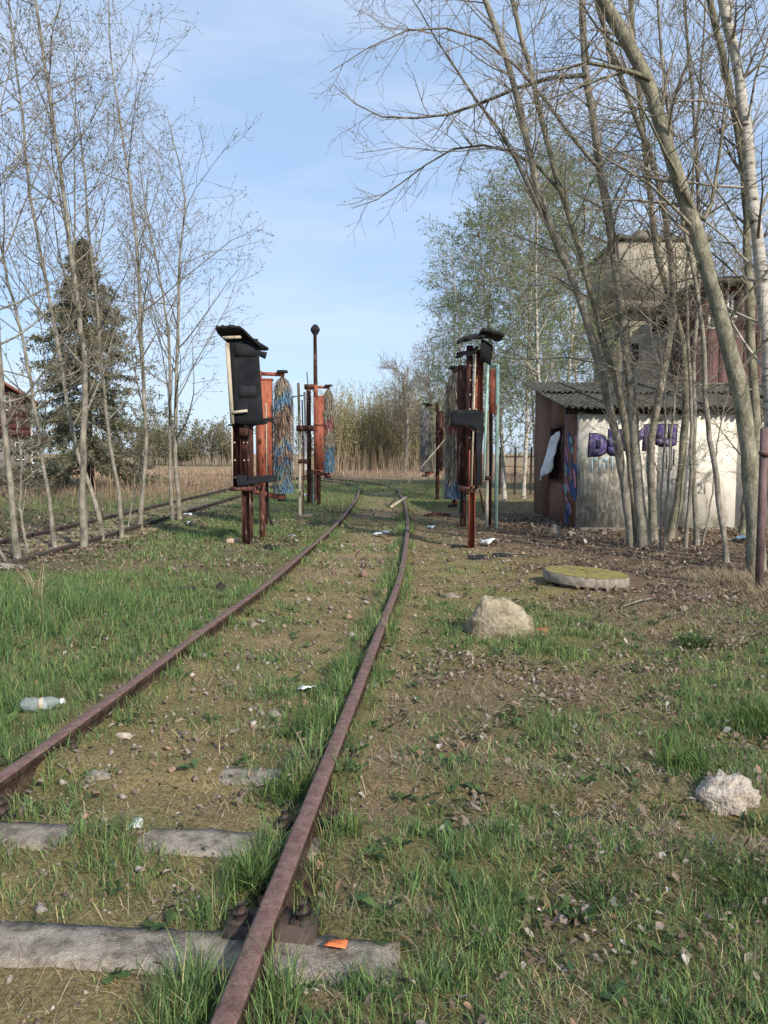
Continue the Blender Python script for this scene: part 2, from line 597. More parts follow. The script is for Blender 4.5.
gx = axis(-3.5, 3.5, 0.055, -700, 700, 1.10)
gy = axis(1.4, 8.0, 0.055, -300, 1200, 1.09)
GX, GY = np.meshgrid(gx, gy)
x, y = GX.ravel(), GY.ravel()
z = zones(x, y)
soil = np.array([0.125, 0.092, 0.064])
c = np.tile(soil, (len(x), 1))


def mixc(c, col, w):
    return c * (1 - w[:, None]) + np.asarray(col) * w[:, None]


c = mixc(c, (0.20, 0.155, 0.115), 0.6 * z['path'])
c = mixc(c, (0.19, 0.15, 0.088), z['s'] * 0.65)
c = mixc(c, (0.088, 0.066, 0.05), np.clip(z['lf'] * 0.9, 0, 1))
c = mixc(c, (0.150, 0.140, 0.060), z['ms'] * 0.7)
c = mixc(c, (0.070, 0.088, 0.030), z['g'] * 0.75)
c = mixc(c, (0.165, 0.128, 0.082), z['vfar'] * 0.9)
hz = ground_h(x, y)
gm = MB()
ny, nx_ = GX.shape
ii = np.arange(ny * nx_).reshape(ny, nx_)
c = c * np.array([1.62, 1.58, 1.56])
gm.add(np.c_[x, y, hz], np.stack([ii[:-1, :-1], ii[:-1, 1:], ii[1:, 1:], ii[1:, :-1]], -1).reshape(-1, 4), col=c)


def mat_ground():
    m = bpy.data.materials.new('soil_and_moss')
    m.use_nodes = True
    n, l = m.node_tree.nodes, m.node_tree.links
    b = n['Principled BSDF']
    b.inputs['Roughness'].default_value = 0.95
    b.inputs['Specular IOR Level'].default_value = 0.15
    a = n.new('ShaderNodeAttribute')
    a.attribute_name = 'tint'
    tc = n.new('ShaderNodeTexCoord')
    no = n.new('ShaderNodeTexNoise')
    no.inputs['Scale'].default_value = 60
    no.inputs['Detail'].default_value = 9
    no.inputs['Roughness'].default_value = 0.7
    l.new(tc.outputs['Object'], no.inputs['Vector'])
    no2 = n.new('ShaderNodeTexNoise')
    no2.inputs['Scale'].default_value = 3.1
    no2.inputs['Detail'].default_value = 8
    l.new(tc.outputs['Object'], no2.inputs['Vector'])
    r1 = n.new('ShaderNodeValToRGB')
    r1.color_ramp.elements[0].position, r1.color_ramp.elements[0].color = 0.33, (0.42, 0.40, 0.38, 1)
    r1.color_ramp.elements[1].position, r1.color_ramp.elements[1].color = 0.68, (1.75, 1.7, 1.6, 1)
    l.new(no.outputs['Fac'], r1.inputs['Fac'])
    r2 = n.new('ShaderNodeValToRGB')
    r2.color_ramp.elements[0].position, r2.color_ramp.elements[0].color = 0.35, (0.78, 0.80, 0.74, 1)
    r2.color_ramp.elements[1].position, r2.color_ramp.elements[1].color = 0.65, (1.2, 1.16, 1.12, 1)
    l.new(no2.outputs['Fac'], r2.inputs['Fac'])
    m1 = n.new('ShaderNodeMix')
    m1.data_type, m1.blend_type = 'RGBA', 'MULTIPLY'
    m1.inputs[0].default_value = 1
    m2 = n.new('ShaderNodeMix')
    m2.data_type, m2.blend_type = 'RGBA', 'MULTIPLY'
    m2.inputs[0].default_value = 1
    l.new(a.outputs['Color'], m1.inputs[6])
    l.new(r1.outputs['Color'], m1.inputs[7])
    l.new(m1.outputs[2], m2.inputs[6])
    l.new(r2.outputs['Color'], m2.inputs[7])
    l.new(m2.outputs[2], b.inputs['Base Color'])
    bp = n.new('ShaderNodeBump')
    bp.inputs['Strength'].default_value = 0.9
    bp.inputs['Distance'].default_value = 0.03
    l.new(no.outputs['Fac'], bp.inputs['Height'])
    l.new(bp.outputs['Normal'], b.inputs['Normal'])
    return m


ground = struct('ground', gm, mat_ground(), smooth_sh=True)

# ------------------------------------------------------------------ railway tracks
PROF = [(-0.098, -0.145), (-0.092, -0.126), (-0.030, -0.108), (-0.022, -0.052), (-0.034, -0.040), (-0.036, -0.006), (-0.026, 0.0),
        (0.026, 0.0), (0.036, -0.006), (0.034, -0.040), (0.022, -0.052), (0.030, -0.108), (0.092, -0.126), (0.098, -0.145)]


def sweep(path, zt):
    d = np.gradient(path, axis=0)
    d /= np.linalg.norm(d, axis=1, keepdims=True)
    nn = np.c_[d[:, 1], -d[:, 0]]
    pr = np.array(PROF)
    K = len(pr)
    zt = np.broadcast_to(zt, (len(path),))
    V = np.concatenate([path[:, None] + nn[:, None] * pr[None, :, :1], zt[:, None, None] + np.broadcast_to(pr[None, :, 1:], (len(path), K, 1))], 2)
    idx = np.arange(len(path) * K).reshape(-1, K)
    nx2 = np.roll(idx, -1, 1)
    q = np.stack([idx[:-1], nx2[:-1], nx2[1:], idx[1:]], -1).reshape(-1, 4)
    return MB().add(V.reshape(-1, 3), q)


def rail(path, zt, parent, head, web):
    o = obj('rail', sweep(path, zt), head, parent)
    o.data.materials.append(web)
    K = len(PROF)
    o.data.polygons.foreach_set('material_index', np.tile([0 if k in (5, 6, 7) else 1 for k in range(K)], len(path) - 1).astype(np.int32))
    o.data.update()
    return o


M_web = mat_noise('rail_web_dirt', [(0.03, 0.02, 0.015), (0.065, 0.042, 0.03), (0.11, 0.075, 0.052)], 14, bump=0.9, bscale=70, rough=0.95, spec=0.1, fine=0.6)
track = thing('railway_track', 'rusty curving railway track running from the foreground between the wash stands', 'railway track', (0, 3, 0))
# the near rails rise clear of the soil, further on the soil covers all but the head
sink = lambda P: RZ - 0.07 * smooth(30, 36, np.maximum.accumulate(P[:, 1]))
rail(Rs, sink(Rs), track, M_rail, M_web)
rail(Ls, sink(Ls), track, M_rail, M_web)


def slab(mb, cx, cy, rz, w, d, z0, z1, seed, jit=0.005, nu=40, nv=5):
    """worn concrete bar: a gridded top with ragged edges"""
    r = np.random.default_rng(seed)
    U, V = np.meshgrid(np.linspace(-w / 2, w / 2, nu), np.linspace(-d / 2, d / 2, nv))
    X, Y = U.ravel(), V.ravel()
    edge = (np.abs(Y) > d / 2 - 1e-6) | (np.abs(X) > w / 2 - 1e-6)
    Y = Y + r.normal(0, jit, len(Y)) * edge
    X = X + r.normal(0, jit, len(X)) * edge
    Z = np.full(len(X), z1) + r.normal(0, jit * 0.3, len(X)) - 0.006 * edge
    c_, s_ = math.cos(rz), math.sin(rz)
    top = np.c_[cx + X * c_ - Y * s_, cy + X * s_ + Y * c_, Z]
    bot = top.copy()
    bot[:, 2] = z0
    n_ = len(top)
    ix = np.arange(n_).reshape(nv, nu)
    q = np.stack([ix[:-1, :-1], ix[:-1, 1:], ix[1:, 1:], ix[1:, :-1]], -1).reshape(-1, 4)
    rim = np.r_[ix[0], ix[1:, -1], ix[-1, -2::-1], ix[-2:0:-1, 0]]
    rq = [(rim[k], rim[k] + n_, rim[(k + 1) % len(rim)] + n_, rim[(k + 1) % len(rim)]) for k in range(len(rim))]
    mb.add(np.vstack([top, bot]), np.vstack([q, np.array(rq)]))
    return mb


for k in range(14):
    yy = 1.73 + 0.68 * k
    cx = float(np.interp(yy, yc, xcen))
    zt = [0.05, 0.027, 0.026, 0.012, -0.03][k] if k < 5 else -0.05
    obj('sleeper', slab(MB(), cx, yy, tdir, 2.36, 0.20, -0.2, zt, 40 + k), M_conc, track)
for k in range(5):
    yy = 1.73 + 0.68 * k
    for P in (Rs, Ls):
        i = np.argmax(P[:, 1] > yy)
        if i == 0:
            continue
        cx, cy = P[i]
        b = MB()
        b.box((cx - 0.15, cy - 0.07, -0.05), (cx + 0.15, cy + 0.07, 0.056 if k < 2 else 0.012), tdir)
        pl = obj('base_plate', b, M_railold, track)
        for sx in (-1, 1) if k < 4 else ():
            bb = MB()
            bx_ = cx + sx * 0.105
            bb.tube([(bx_, cy, 0.05), (bx_, cy, 0.085)], 0.028, 6)
            bb.tube([(bx_, cy, 0.085), (bx_, cy, 0.115)], 0.014, 8)
            bb.box((bx_ - 0.04, cy - 0.03, 0.045), (bx_ + 0.03, cy + 0.03, 0.066), tdir)
            obj('bolt', bb, M_railold, pl)
# rail joint with fishplates
jp = gp(397.5, 585, RZ)
i = np.argmin(np.hypot(*(Rs - jp[:2]).T))
dj = Rs[i + 1] - Rs[i - 1]
dj /= np.linalg.norm(dj)
nj = np.array([dj[1], -dj[0]])
for s_ in (-1, 1):
    p0 = Rs[i] - dj * 0.3 + nj * s_ * 0.022
    p1 = Rs[i] + dj * 0.3 + nj * s_ * 0.022
    obj('fishplate', MB().bar((*p0, RZ - 0.078), (*p1, RZ - 0.078), 0.022, 0.06), M_rust, track)

# second track at the left, almost sunk in the litter
old = thing('railway_track', 'dark disused straight railway track behind the bare saplings on the left', 'railway track', (-5.9, 14, 0))
yy = np.linspace(4, 60, 60)
for x0 in (-5.28, -6.74):
    pth = np.c_[x0 + 0.10 * np.sin(yy * 0.06) - 0.002 * (yy - 14), yy]
    obj('rail', sweep(pth, 0.11), M_railold, old)
for k in range(30):
    yk = 6.5 + 0.7 * k
    obj('sleeper', slab(MB(), -6.0, yk, 0.01, 2.4, 0.22, -0.15, 0.025, 80 + k, nu=8, nv=3), M_wood, old)


# ------------------------------------------------------------------ train wash stands
def bpx(mb, x0, y0, x1, y1, Y, dep):
    """box whose front face spans the given image rectangle at distance Y, dep metres deep"""
    a, b = pw(x0, y1, Y), pw(x1, y0, Y)
    return mb.box((a[0], Y, a[2]), (b[0], Y + dep, b[2]))


def mpp(Y):
    return Y / F


def hbeam(mb, x, y, z0, z1, w, d, t=0.014):
    """upright H section"""
    mb.box((x - w / 2, y - d / 2, z0), (x + w / 2, y - d / 2 + t, z1))
    mb.box((x - w / 2, y + d / 2 - t, z0), (x + w / 2, y + d / 2, z1))
    mb.box((x - t / 2, y - d / 2 + t, z0), (x + t / 2, y + d / 2 - t, z1))
    return mb


def channel(mb, x, y, z0, z1, w, d, t=0.012):
    """upright U section open to the viewer"""
    mb.box((x - w / 2, y, z0), (x - w / 2 + t, y + d, z1))
    mb.box((x + w / 2 - t, y, z0), (x + w / 2, y + d, z1))
    mb.box((x - w / 2 + t, y + d - t, z0), (x + w / 2 - t, y + d, z1))
    return mb


def unit3(v):
    return v / np.linalg.norm(v)


def sheet(P, nu, nv, thick, bend=0.0, jit=0.0, seed=0, rag=0.0):
    """bent rubber or felt sheet spanned by four corners (bl, br, tr, tl)"""
    r = np.random.default_rng(seed)
    P = np.asarray(P, float)
    U, V = np.meshgrid(np.linspace(0, 1, nu), np.linspace(0, 1, nv))
    U, V = U.ravel()[:, None], V.ravel()[:, None]
    S = P[0] * (1 - U) * (1 - V) + P[1] * U * (1 - V) + P[2] * U * V + P[3] * (1 - U) * V
    n_ = np.cross(P[1] - P[0], P[3] - P[0])
    n_ /= np.linalg.norm(n_)
    S = S + n_ * (bend * np.sin(U * math.pi) + bend * 0.35 * np.sin(V * 5 + U * 2)) + n_ * r.normal(0, jit, (len(S), 1))
    if rag:
        e = (U[:, 0] < 1e-6) | (U[:, 0] > 1 - 1e-6) | (V[:, 0] < 1e-6) | (V[:, 0] > 1 - 1e-6)
        S = S + e[:, None] * (unit3(P[1] - P[0]) * r.normal(0, rag, (len(S), 1)) + unit3(P[3] - P[0]) * r.normal(0, rag, (len(S), 1)))
    T = S + n_ * thick
    k = len(S)
    ix = np.arange(k).reshape(nv, nu)
    q = np.stack([ix[:-1, :-1], ix[:-1, 1:], ix[1:, 1:], ix[1:, :-1]], -1).reshape(-1, 4)
    rim = np.r_[ix[0], ix[1:, -1], ix[-1, -2::-1], ix[-2:0:-1, 0]]
    rq = np.array([(rim[j], rim[j] + k, rim[(j + 1) % len(rim)] + k, rim[(j + 1) % len(rim)]) for j in range(len(rim))])
    return MB().add(np.vstack([S, T]), np.vstack([q[:, ::-1], q + k, rq[:, ::-1]]))


def bristles(cx, cy, z0, z1, rmax, bands, seed, n=4200, flare=1.0):
    """worn wash brush: long strands hanging from an upright core"""
    r = np.random.default_rng(seed)
    mb = MB()
    t = r.random(n)
    zs = z0 + 0.10 + (z1 - z0 - 0.10) * t
    az = r.random(n) * 2 * math.pi
    L = 0.20 * r.uniform(0.5, 1.3, n)
    prof = 0.55 + 0.45 * np.clip((1 - t) / 0.07, 0, 1) ** 0.6
    rad = 1.2 * rmax * prof * r.uniform(0.75, 1.05, n) * (1 + 0.10 * np.sin(t * 17 + 2) * flare)
    K = 4
    s = np.linspace(0, 1, K)[None]
    rr = 0.03 + (rad[:, None] - 0.03) * np.sin(np.minimum(s * 1.9, 1.57)) * (1 + 0.22 * s * r.normal(size=(n, 1)))
    zz = zs[:, None] + 0.03 - L[:, None] * s ** 1.6
    zz = np.maximum(zz, z0 + 0.02 * r.random((n, 1)))
    P = np.stack([cx + rr * np.cos(az)[:, None], cy + rr * np.sin(az)[:, None], zz], -1)
    side = np.stack([-np.sin(az), np.cos(az), 0 * az], -1)[:, None] * r.uniform(0.004, 0.010, (n, 1, 1))
    V = np.stack([P - side, P + side * (1 - 0.5 * s[:, :, None])], 2)
    idx = np.arange(n * K * 2).reshape(n, K, 2)
    q = np.stack([idx[:, :-1, 0], idx[:, :-1, 1], idx[:, 1:, 1], idx[:, 1:, 0]], -1).reshape(-1, 4)
    hh = (zz.mean(1) - z0) / (z1 - z0) + 0.035 * np.cos(az * 3)
    grey = np.array([0.27, 0.235, 0.175])
    col = np.tile(grey, (n, 1)) * r.uniform(0.45, 1.6, (n, 1))
    for (b0, b1, cc) in bands:
        w = (hh > b0) & (hh < b1) & (r.random(n) < 0.78)
        col[w] = np.array(cc) * r.uniform(0.5, 1.7, (w.sum(), 1))
    col = np.repeat(col, K * 2, 0)
    return mb.add(V.reshape(-1, 3), q, col=col)


BLUE, DBLUE, RED, TEAL = (0.10, 0.20, 0.30), (0.075, 0.14, 0.225), (0.27, 0.095, 0.10), (0.11, 0.19, 0.19)


def brush_stand(label, group, Y, colpx, bpx_, topy, boty, bands, seed, colmat, capmat=None, colw=None, bristle_r=None, lowarm=True):
    """brush_stand > column, foot, arm, cap, brush (> bristles)"""
    xc0 = pw(colpx[0], 453, Y)[0]
    xc1 = pw(colpx[1], 453, Y)[0]
    zt = pw(384, colpx[2], Y)[2]
    zb = pw(384, colpx[3], Y)[2]
    xm, w = (xc0 + xc1) / 2, xc1 - xc0
    t = thing('brush_stand', label, 'brush stand', (xm, Y, 0), group)
    b = MB()
    b.box((xm - w / 2, Y, zb), (xm + w / 2, Y + 0.20, zt))
    b.box((xm - w * 0.56, Y - 0.012, zb - 0.03), (xm + w * 0.56, Y + 0.22, zb))
    b.box((xm - w * 0.56, Y - 0.012, zt), (xm + w * 0.56, Y + 0.22, zt + 0.035))
    b.box((xm - w * 0.53, Y - 0.014, (zb + zt) / 2 + 0.25), (xm + w * 0.53, Y - 0.001, (zb + zt) / 2 + 0.36))
    obj('column', b, colmat, t)
    obj('foot', hbeam(MB(), xm - 0.06, Y + 0.34, -0.05, zt * 0.97, 0.12, 0.16), M_rust, t)
    bx0, bx1 = pw(bpx_[0], 453, Y)[0], pw(bpx_[1], 453, Y)[0]
    bm = (bx0 + bx1) / 2
    z1, z0 = pw(384, topy, Y)[2], pw(384, boty, Y)[2]
    br = obj('brush', MB().tube([(bm, Y + 0.1, z0 - 0.06), (bm, Y + 0.1, z1 + 0.08)], 0.035, 8), M_rust, t)
    bo = obj('bristles', bristles(bm, Y + 0.1, z0, z1, bristle_r or (bx1 - bx0) / 2, bands, seed), M_brist, br)
    bo['kind'] = 'stuff'
    a = MB()
    a.bar((xm - 0.3, Y + 0.3, z1 + 0.13), (bm + 0.03, Y + 0.1, z1 + 0.08), 0.09, 0.075)
    a.bar((xm - 0.1, Y + 0.1, zt + 0.02), (xm - 0.1, Y + 0.1, z1 + 0.16), 0.10, 0.12)
    obj('arm', a, colmat, t)
    c_ = MB()
    c_.tube([(bm, Y + 0.1, z1 + 0.12), (bm, Y + 0.1, z1 + 0.17)], [0.13, 0.115], 10)
    obj('cap', c_, M_blacktar, t)
    if lowarm:
        a = MB()
        a.bar((xm - 0.25, Y + 0.28, z0 + 0.02), (bm + 0.02, Y + 0.1, z0 - 0.08), 0.11, 0.10)
        obj('arm', a, M_rusto, t)
        obj('arm_shoe', MB().box((bm - 0.12, Y + 0.02, z0 - 0.16), (bm + 0.06, Y + 0.2, z0 - 0.10)), M_blacktar, t)
    return t


GB = 'brush stands of the train wash'
brush_stand('orange wash stand with blue and red banded brush, right behind the left black panel', GB, 16.6, (256, 272, 380, 480), (274, 291), 378, 494,
            [(0.0, 0.13, BLUE), (0.24, 0.31, BLUE), (0.36, 0.46, DBLUE), (0.18, 0.24, TEAL), (0.31, 0.36, (0.16, 0.10, 0.08)), (0.5, 0.75, (0.20, 0.13, 0.10)), (0.76, 0.88, BLUE)], 1, M_rusto)
brush_stand('farther orange wash stand with blue-bottomed brush beneath the tall lamp pole', GB, 24.0, (314, 325, 397, 470), (323.5, 333.5), 390, 473,
            [(0.0, 0.30, BLUE), (0.50, 0.66, RED)], 2, M_rusto)
brush_stand('dark red wash stand with grey brush turning blue at the bottom, beside right panel', GB, 16.4, (464, 472, 372, 490), (446, 463), 374, 500,
            [(0.0, 0.15, DBLUE), (0.56, 0.66, (0.24, 0.09, 0.075))], 3, M_rust)
brush_stand('farthest right wash stand with a tattered grey brush beyond the leaning plank', GB, 26.5, (437, 443, 412, 470), (421, 431), 408, 472,
            [(0.0, 0.5, (0.13, 0.13, 0.14)), (0.5, 1.0, (0.26, 0.25, 0.25))], 4, M_rust)

def bolts(parent, xy, z0, z1, n):
    b_ = MB()
    for (bx_, by_) in xy:
        for k_ in range(n):
            zz_ = z0 + (z1 - z0) * (k_ + 0.3) / n
            b_.tube([(bx_, by_ - 0.012, zz_), (bx_, by_ + 0.012, zz_)], 0.016, 6)
    return obj('bolts', b_, M_cream, parent)


# ---- left splash panel stand
Y = 13.2
t = thing('splash_panel_stand', 'rusty stand with tall black rubber panel and tilted roof sheet, left of track', 'wash stand', (pw(245, 547, Y)[0], Y, 0))
m = mpp(Y)
X = lambda px: float(pw(px, 453, Y)[0])
Z = lambda py: float(pw(384, py, Y)[2])
obj('leg', channel(MB(), X(245), Y, -0.1, Z(487), 0.15, 0.12), M_rust, t)
obj('leg', hbeam(MB(), X(238), Y + 1.1, -0.1, Z(484), 0.09, 0.12), M_rust, t)
obj('leg', hbeam(MB(), X(252), Y + 1.05, -0.1, Z(484), 0.09, 0.12), M_rust, t)
b = MB()
b.box((X(230), Y - 0.02, Z(491)), (X(253), Y + 1.2, Z(487)))
obj('platform', b, M_rust, t)
obj('column', channel(MB(), X(236.3), Y + 0.04, Z(487), Z(345), 0.145, 0.12), M_rust, t)
obj('column', hbeam(MB(), X(246), Y + 0.14, Z(487), Z(345), 0.19, 0.14), M_rust, t)
obj('column', hbeam(MB(), X(254), Y + 0.8, Z(487), Z(380), 0.13, 0.12), M_rusto, t)
obj('column', channel(MB(), X(257), Y + 0.9, Z(486), Z(400), 0.06, 0.06), M_cream, t)
pn = obj('black_panel', sheet([(X(235), Y - 0.06, Z(424)), (X(264), Y + 0.0, Z(425)), (X(259.5), Y + 0.0, Z(339)), (X(231.5), Y - 0.06, Z(337))], 7, 14, 0.012, 0.004, 0.0012, 3), M_black, t)
obj('patch', sheet([(X(237), Y - 0.072, Z(357)), (X(258), Y - 0.026, Z(357)), (X(258), Y - 0.026, Z(345)), (X(237), Y - 0.072, Z(344))], 4, 3, 0.004), M_patch, pn)
obj('patch', sheet([(X(240.5), Y - 0.066, Z(398)), (X(257), Y - 0.028, Z(398)), (X(257), Y - 0.028, Z(386)), (X(240.5), Y - 0.066, Z(386))], 4, 3, 0.004), M_patch, pn)
b = MB()
b.bar((X(230), Y - 0.09, Z(344)), (X(234), Y - 0.09, Z(424)), 0.065, 0.05)
obj('edge_strip', b, M_cream, t)
obj('batten', MB().bar((X(226), Y - 0.13, Z(339)), (X(244), Y - 0.10, Z(338)), 0.05, 0.045), M_cream, t)
obj('batten', MB().bar((X(234.5), Y - 0.12, Z(413)), (X(249), Y - 0.09, Z(411)), 0.05, 0.045), M_cream, t)
obj('roof_sheet', sheet([(X(220.5), Y - 0.25, Z(331)), (X(243), Y - 0.25, Z(331)), (X(262), Y + 0.7, Z(345)), (X(226), Y + 0.7, Z(347))], 12, 6, 0.05, 0.01, 0.004, 5, 0.018), M_blacktar, t)
obj('roof_sheet', sheet([(X(242), Y - 0.25, Z(329.5)), (X(261), Y - 0.10, Z(347.5)), (X(258), Y + 0.7, Z(345)), (X(238), Y + 0.7, Z(330))], 5, 4, 0.035, 0.01, 0.004, 6), M_blacktar, t)
obj('flap', sheet([(X(258), Y + 0.05, Z(355)), (X(266), Y + 0.05, Z(359)), (X(268), Y + 0.05, Z(352)), (X(258), Y + 0.05, Z(350))], 4, 3, 0.015), M_black, t)
obj('flap', sheet([(X(245), Y - 0.03, Z(428)), (X(272), Y + 0.3, Z(422)), (X(272), Y + 0.3, Z(417)), (X(240), Y - 0.03, Z(420))], 10, 5, 0.012, 0.03, 0.004, 8, 0.012), M_black, t)
obj('flap', sheet([(X(237), Y - 0.04, Z(487)), (X(274), Y + 0.3, Z(482)), (X(273), Y + 0.3, Z(476)), (X(236), Y - 0.04, Z(476))], 10, 5, 0.012, 0.02, 0.003, 9, 0.012), M_black, t)
b = MB()
p = [np.array([X(264), Y + 0.3, Z(480)]), np.array([X(265), Y + 0.3, Z(500)]), np.array([X(264.5), Y + 0.3, Z(512)]), np.array([X(266.5), Y + 0.25, Z(520)]), np.array([X(270), Y + 0.2, Z(526)])]
obj('hose', b.tube(p, 0.022, 6), M_black, t)
obj('bracket', MB().bar((X(228), Y + 0.05, Z(425)), (X(236), Y + 0.05, Z(425)), 0.05, 0.03), M_rust, t)

obj('cable', MB().tube([(X(250), Y - 0.02, Z(425)), (X(249), Y - 0.05, Z(440)), (X(251), Y - 0.04, Z(462)), (X(249), Y - 0.02, Z(478))], 0.009, 5), M_black, t)
obj('bracket', MB().box((X(240), Y - 0.03, Z(436)), (X(250), Y + 0.06, Z(428))), M_rust, t)
bolts(t, [(X(234.5), Y + 0.035), (X(243.5), Y + 0.065), (X(247.5), Y + 0.065)], Z(483), Z(430), 3)
obj('edge_strip', MB().bar((X(232), Y - 0.01, Z(483)), (X(232.5), Y - 0.01, Z(428)), 0.02, 0.02), M_cream, t)

# ---- right splash panel stand
Y = 12.9
t = thing('splash_panel_stand', 'slim rusty stand with ragged black roof and torn rubber sheets, right of track', 'wash stand', (pw(473, 550, Y)[0], Y, 0))
obj('leg', channel(MB(), X(472.5), Y, -0.1, Z(450), 0.11, 0.12), M_rusto, t)
obj('column', hbeam(MB(), X(469.5), Y + 0.10, Z(495), Z(345), 0.10, 0.12), M_rust, t)
obj('column', channel(MB(), X(479), Y + 0.12, Z(486), Z(348), 0.15, 0.10), M_rusto, t)
obj('column', hbeam(MB(), X(466), Y + 0.5, Z(486), Z(362), 0.20, 0.12), M_rust, t)
obj('edge_strip', MB().bar((X(471.6), Y - 0.03, Z(490)), (X(474.5), Y - 0.03, Z(352)), 0.025, 0.02), M_cream, t)
obj('edge_strip', MB().bar((X(484), Y + 0.03, Z(480)), (X(487.5), Y + 0.03, Z(365)), 0.035, 0.03), M_turq, t)
obj('roof_sheet', sheet([(X(455), Y - 0.3, Z(347)), (X(482), Y - 0.3, Z(342)), (X(485), Y + 0.7, Z(331)), (X(466), Y + 0.7, Z(334))], 12, 6, 0.06, 0.02, 0.006, 11, 0.018), M_blacktar, t)
obj('roof_sheet', sheet([(X(478), Y - 0.25, Z(334)), (X(500), Y - 0.2, Z(339)), (X(503), Y + 0.6, Z(337)), (X(481), Y + 0.6, Z(331))], 12, 6, 0.06, 0.015, 0.005, 12, 0.018), M_blacktar, t)
obj('black_panel', sheet([(X(477.5), Y - 0.06, Z(361)), (X(490), Y + 0.06, Z(365)), (X(492), Y + 0.06, Z(346)), (X(480), Y - 0.06, Z(339))], 5, 5, 0.012, 0.02, 0.003, 13), M_black, t)
obj('flap', sheet([(X(455), Y - 0.05, Z(359)), (X(475), Y - 0.08, Z(354)), (X(477), Y - 0.08, Z(347.5)), (X(455), Y - 0.05, Z(354))], 10, 5, 0.012, 0.02, 0.003, 14, 0.012), M_black, t)
obj('flap', sheet([(X(450.5), Y - 0.06, Z(426.5)), (X(476), Y - 0.075, Z(429)), (X(476), Y - 0.075, Z(410)), (X(450), Y - 0.06, Z(410))], 10, 5, 0.012, 0.012, 0.003, 15, 0.012), M_black, t)
obj('flap', sheet([(X(475), Y - 0.05, Z(489)), (X(481), Y + 0.04, Z(484)), (X(484), Y + 0.06, Z(414)), (X(475.5), Y - 0.06, Z(410))], 10, 5, 0.012, 0.015, 0.003, 16, 0.012), M_black, t)
obj('platform', MB().box((X(461), Y - 0.01, Z(493)), (X(476), Y + 0.6, Z(487))), M_rust, t)
obj('hose', MB().tube([(X(463.5), Y + 0.2, Z(492)), (X(463), Y + 0.2, Z(506)), (X(461.5), Y + 0.2, Z(513)), (X(463.5), Y + 0.15, Z(518))], 0.02, 6), M_black, t)
obj('brace', MB().bar((X(481), Y + 0.1, Z(490)), (X(497), Y + 1.6, Z(520)), 0.03, 0.03), M_rust, t)
obj('bracket', MB().bar((X(466), Y - 0.02, Z(489)), (X(480), Y - 0.02, Z(486)), 0.04, 0.05), M_rust, t)

obj('cable', MB().tube([(X(474), Y - 0.05, Z(349)), (X(470), Y - 0.12, Z(356)), (X(463), Y - 0.10, Z(357))], 0.008, 5), M_black, t)
obj('cable', MB().tube([(X(461), Y - 0.09, Z(422)), (X(470), Y - 0.12, Z(430)), (X(481), Y - 0.10, Z(433)), (X(487), Y + 0.1, Z(430))], 0.004, 5), M_rust, t)
bolts(t, [(X(470), Y + 0.035), (X(477), Y + 0.11)], Z(485), Z(355), 9)

# ---- frame of pipes right behind the right stand
Y = 16.6
t = thing('pipe_frame', 'rusted pipe frame with a pale turquoise upright and orange panel by right stand', 'pipe frame', (X(490), Y, 0))
obj('upright', MB().box((X(497) - 0.035, Y, -0.05), (X(497) + 0.035, Y + 0.06, Z(364))), M_turq, t)
obj('upright', MB().tube([(X(487.5), Y, -0.05), (X(487.5), Y, Z(455)), (X(487), Y, Z(410))], 0.035, 8), M_cream, t)
obj('top_rail', MB().bar((X(489), Y + 0.03, Z(365)), (X(496), Y + 0.03, Z(364)), 0.05, 0.06), M_turq, t)
obj('panel', MB().box((X(489), Y + 0.02, Z(414)), (X(495), Y + 0.1, Z(369))), M_rusto, t)
obj('upright', hbeam(MB(), X(491), Y + 0.25, -0.05, Z(410), 0.10, 0.1), M_rust, t)
obj('clamp', MB().box((X(484), Y - 0.04, Z(480)), (X(492), Y + 0.2, Z(476))), M_rust, t)

# ---- thin pale water pipes between the two left brush stands
Y = 19.5
t = thing('water_pipe_rack', 'rack of slim cream pipes with a small rusty ledge between the left brushes', 'pipe rack', (X(300), Y, 0))
for (xa, ya, yb, r_, mm) in ((299.5, 383, 502, 0.035, M_cream), (293, 397, 470, 0.022, M_cream), (305.5, 392, 470, 0.03, M_frame), (308, 372, 400, 0.012, M_rust), (303, 400, 498, 0.018, M_rust)):
    obj('pipe', MB().tube([(X(xa), Y, 0 if yb > 490 else Z(yb)), (X(xa) + 0.01, Y, Z((ya + yb) / 2)), (X(xa - 0.5), Y, Z(ya))], r_, 7), mm, t)
obj('ledge', MB().box((X(297), Y - 0.12, Z(431)), (X(313), Y + 0.3, Z(425.5))), M_rust, t)
obj('clamp', MB().box((X(298), Y - 0.06, Z(463)), (X(308), Y + 0.1, Z(459))), M_rust, t)
obj('top_bar', MB().bar((X(292), Y, Z(397)), (X(306), Y, Z(395)), 0.03, 0.03), M_cream, t)
obj('base', MB().box((X(294), Y - 0.15, -0.05), (X(313), Y + 0.3, 0.06)), M_conc, t)

Y = 24.6
t = thing('brush_drive_post', 'short dark red post with bracket arm just left of the farther orange stand', 'post', (X(309), Y, 0))
obj('post', hbeam(MB(), X(309), Y, -0.05, Z(387), 0.13, 0.16), M_rust, t)
obj('bracket', MB().box((X(305), Y - 0.1, Z(389)), (X(315), Y + 0.3, Z(384.5))), M_rust, t)
obj('pipe', MB().tube([(X(312), Y + 0.1, 0), (X(312), Y + 0.1, Z(470))], 0.03, 7), M_turq, t)

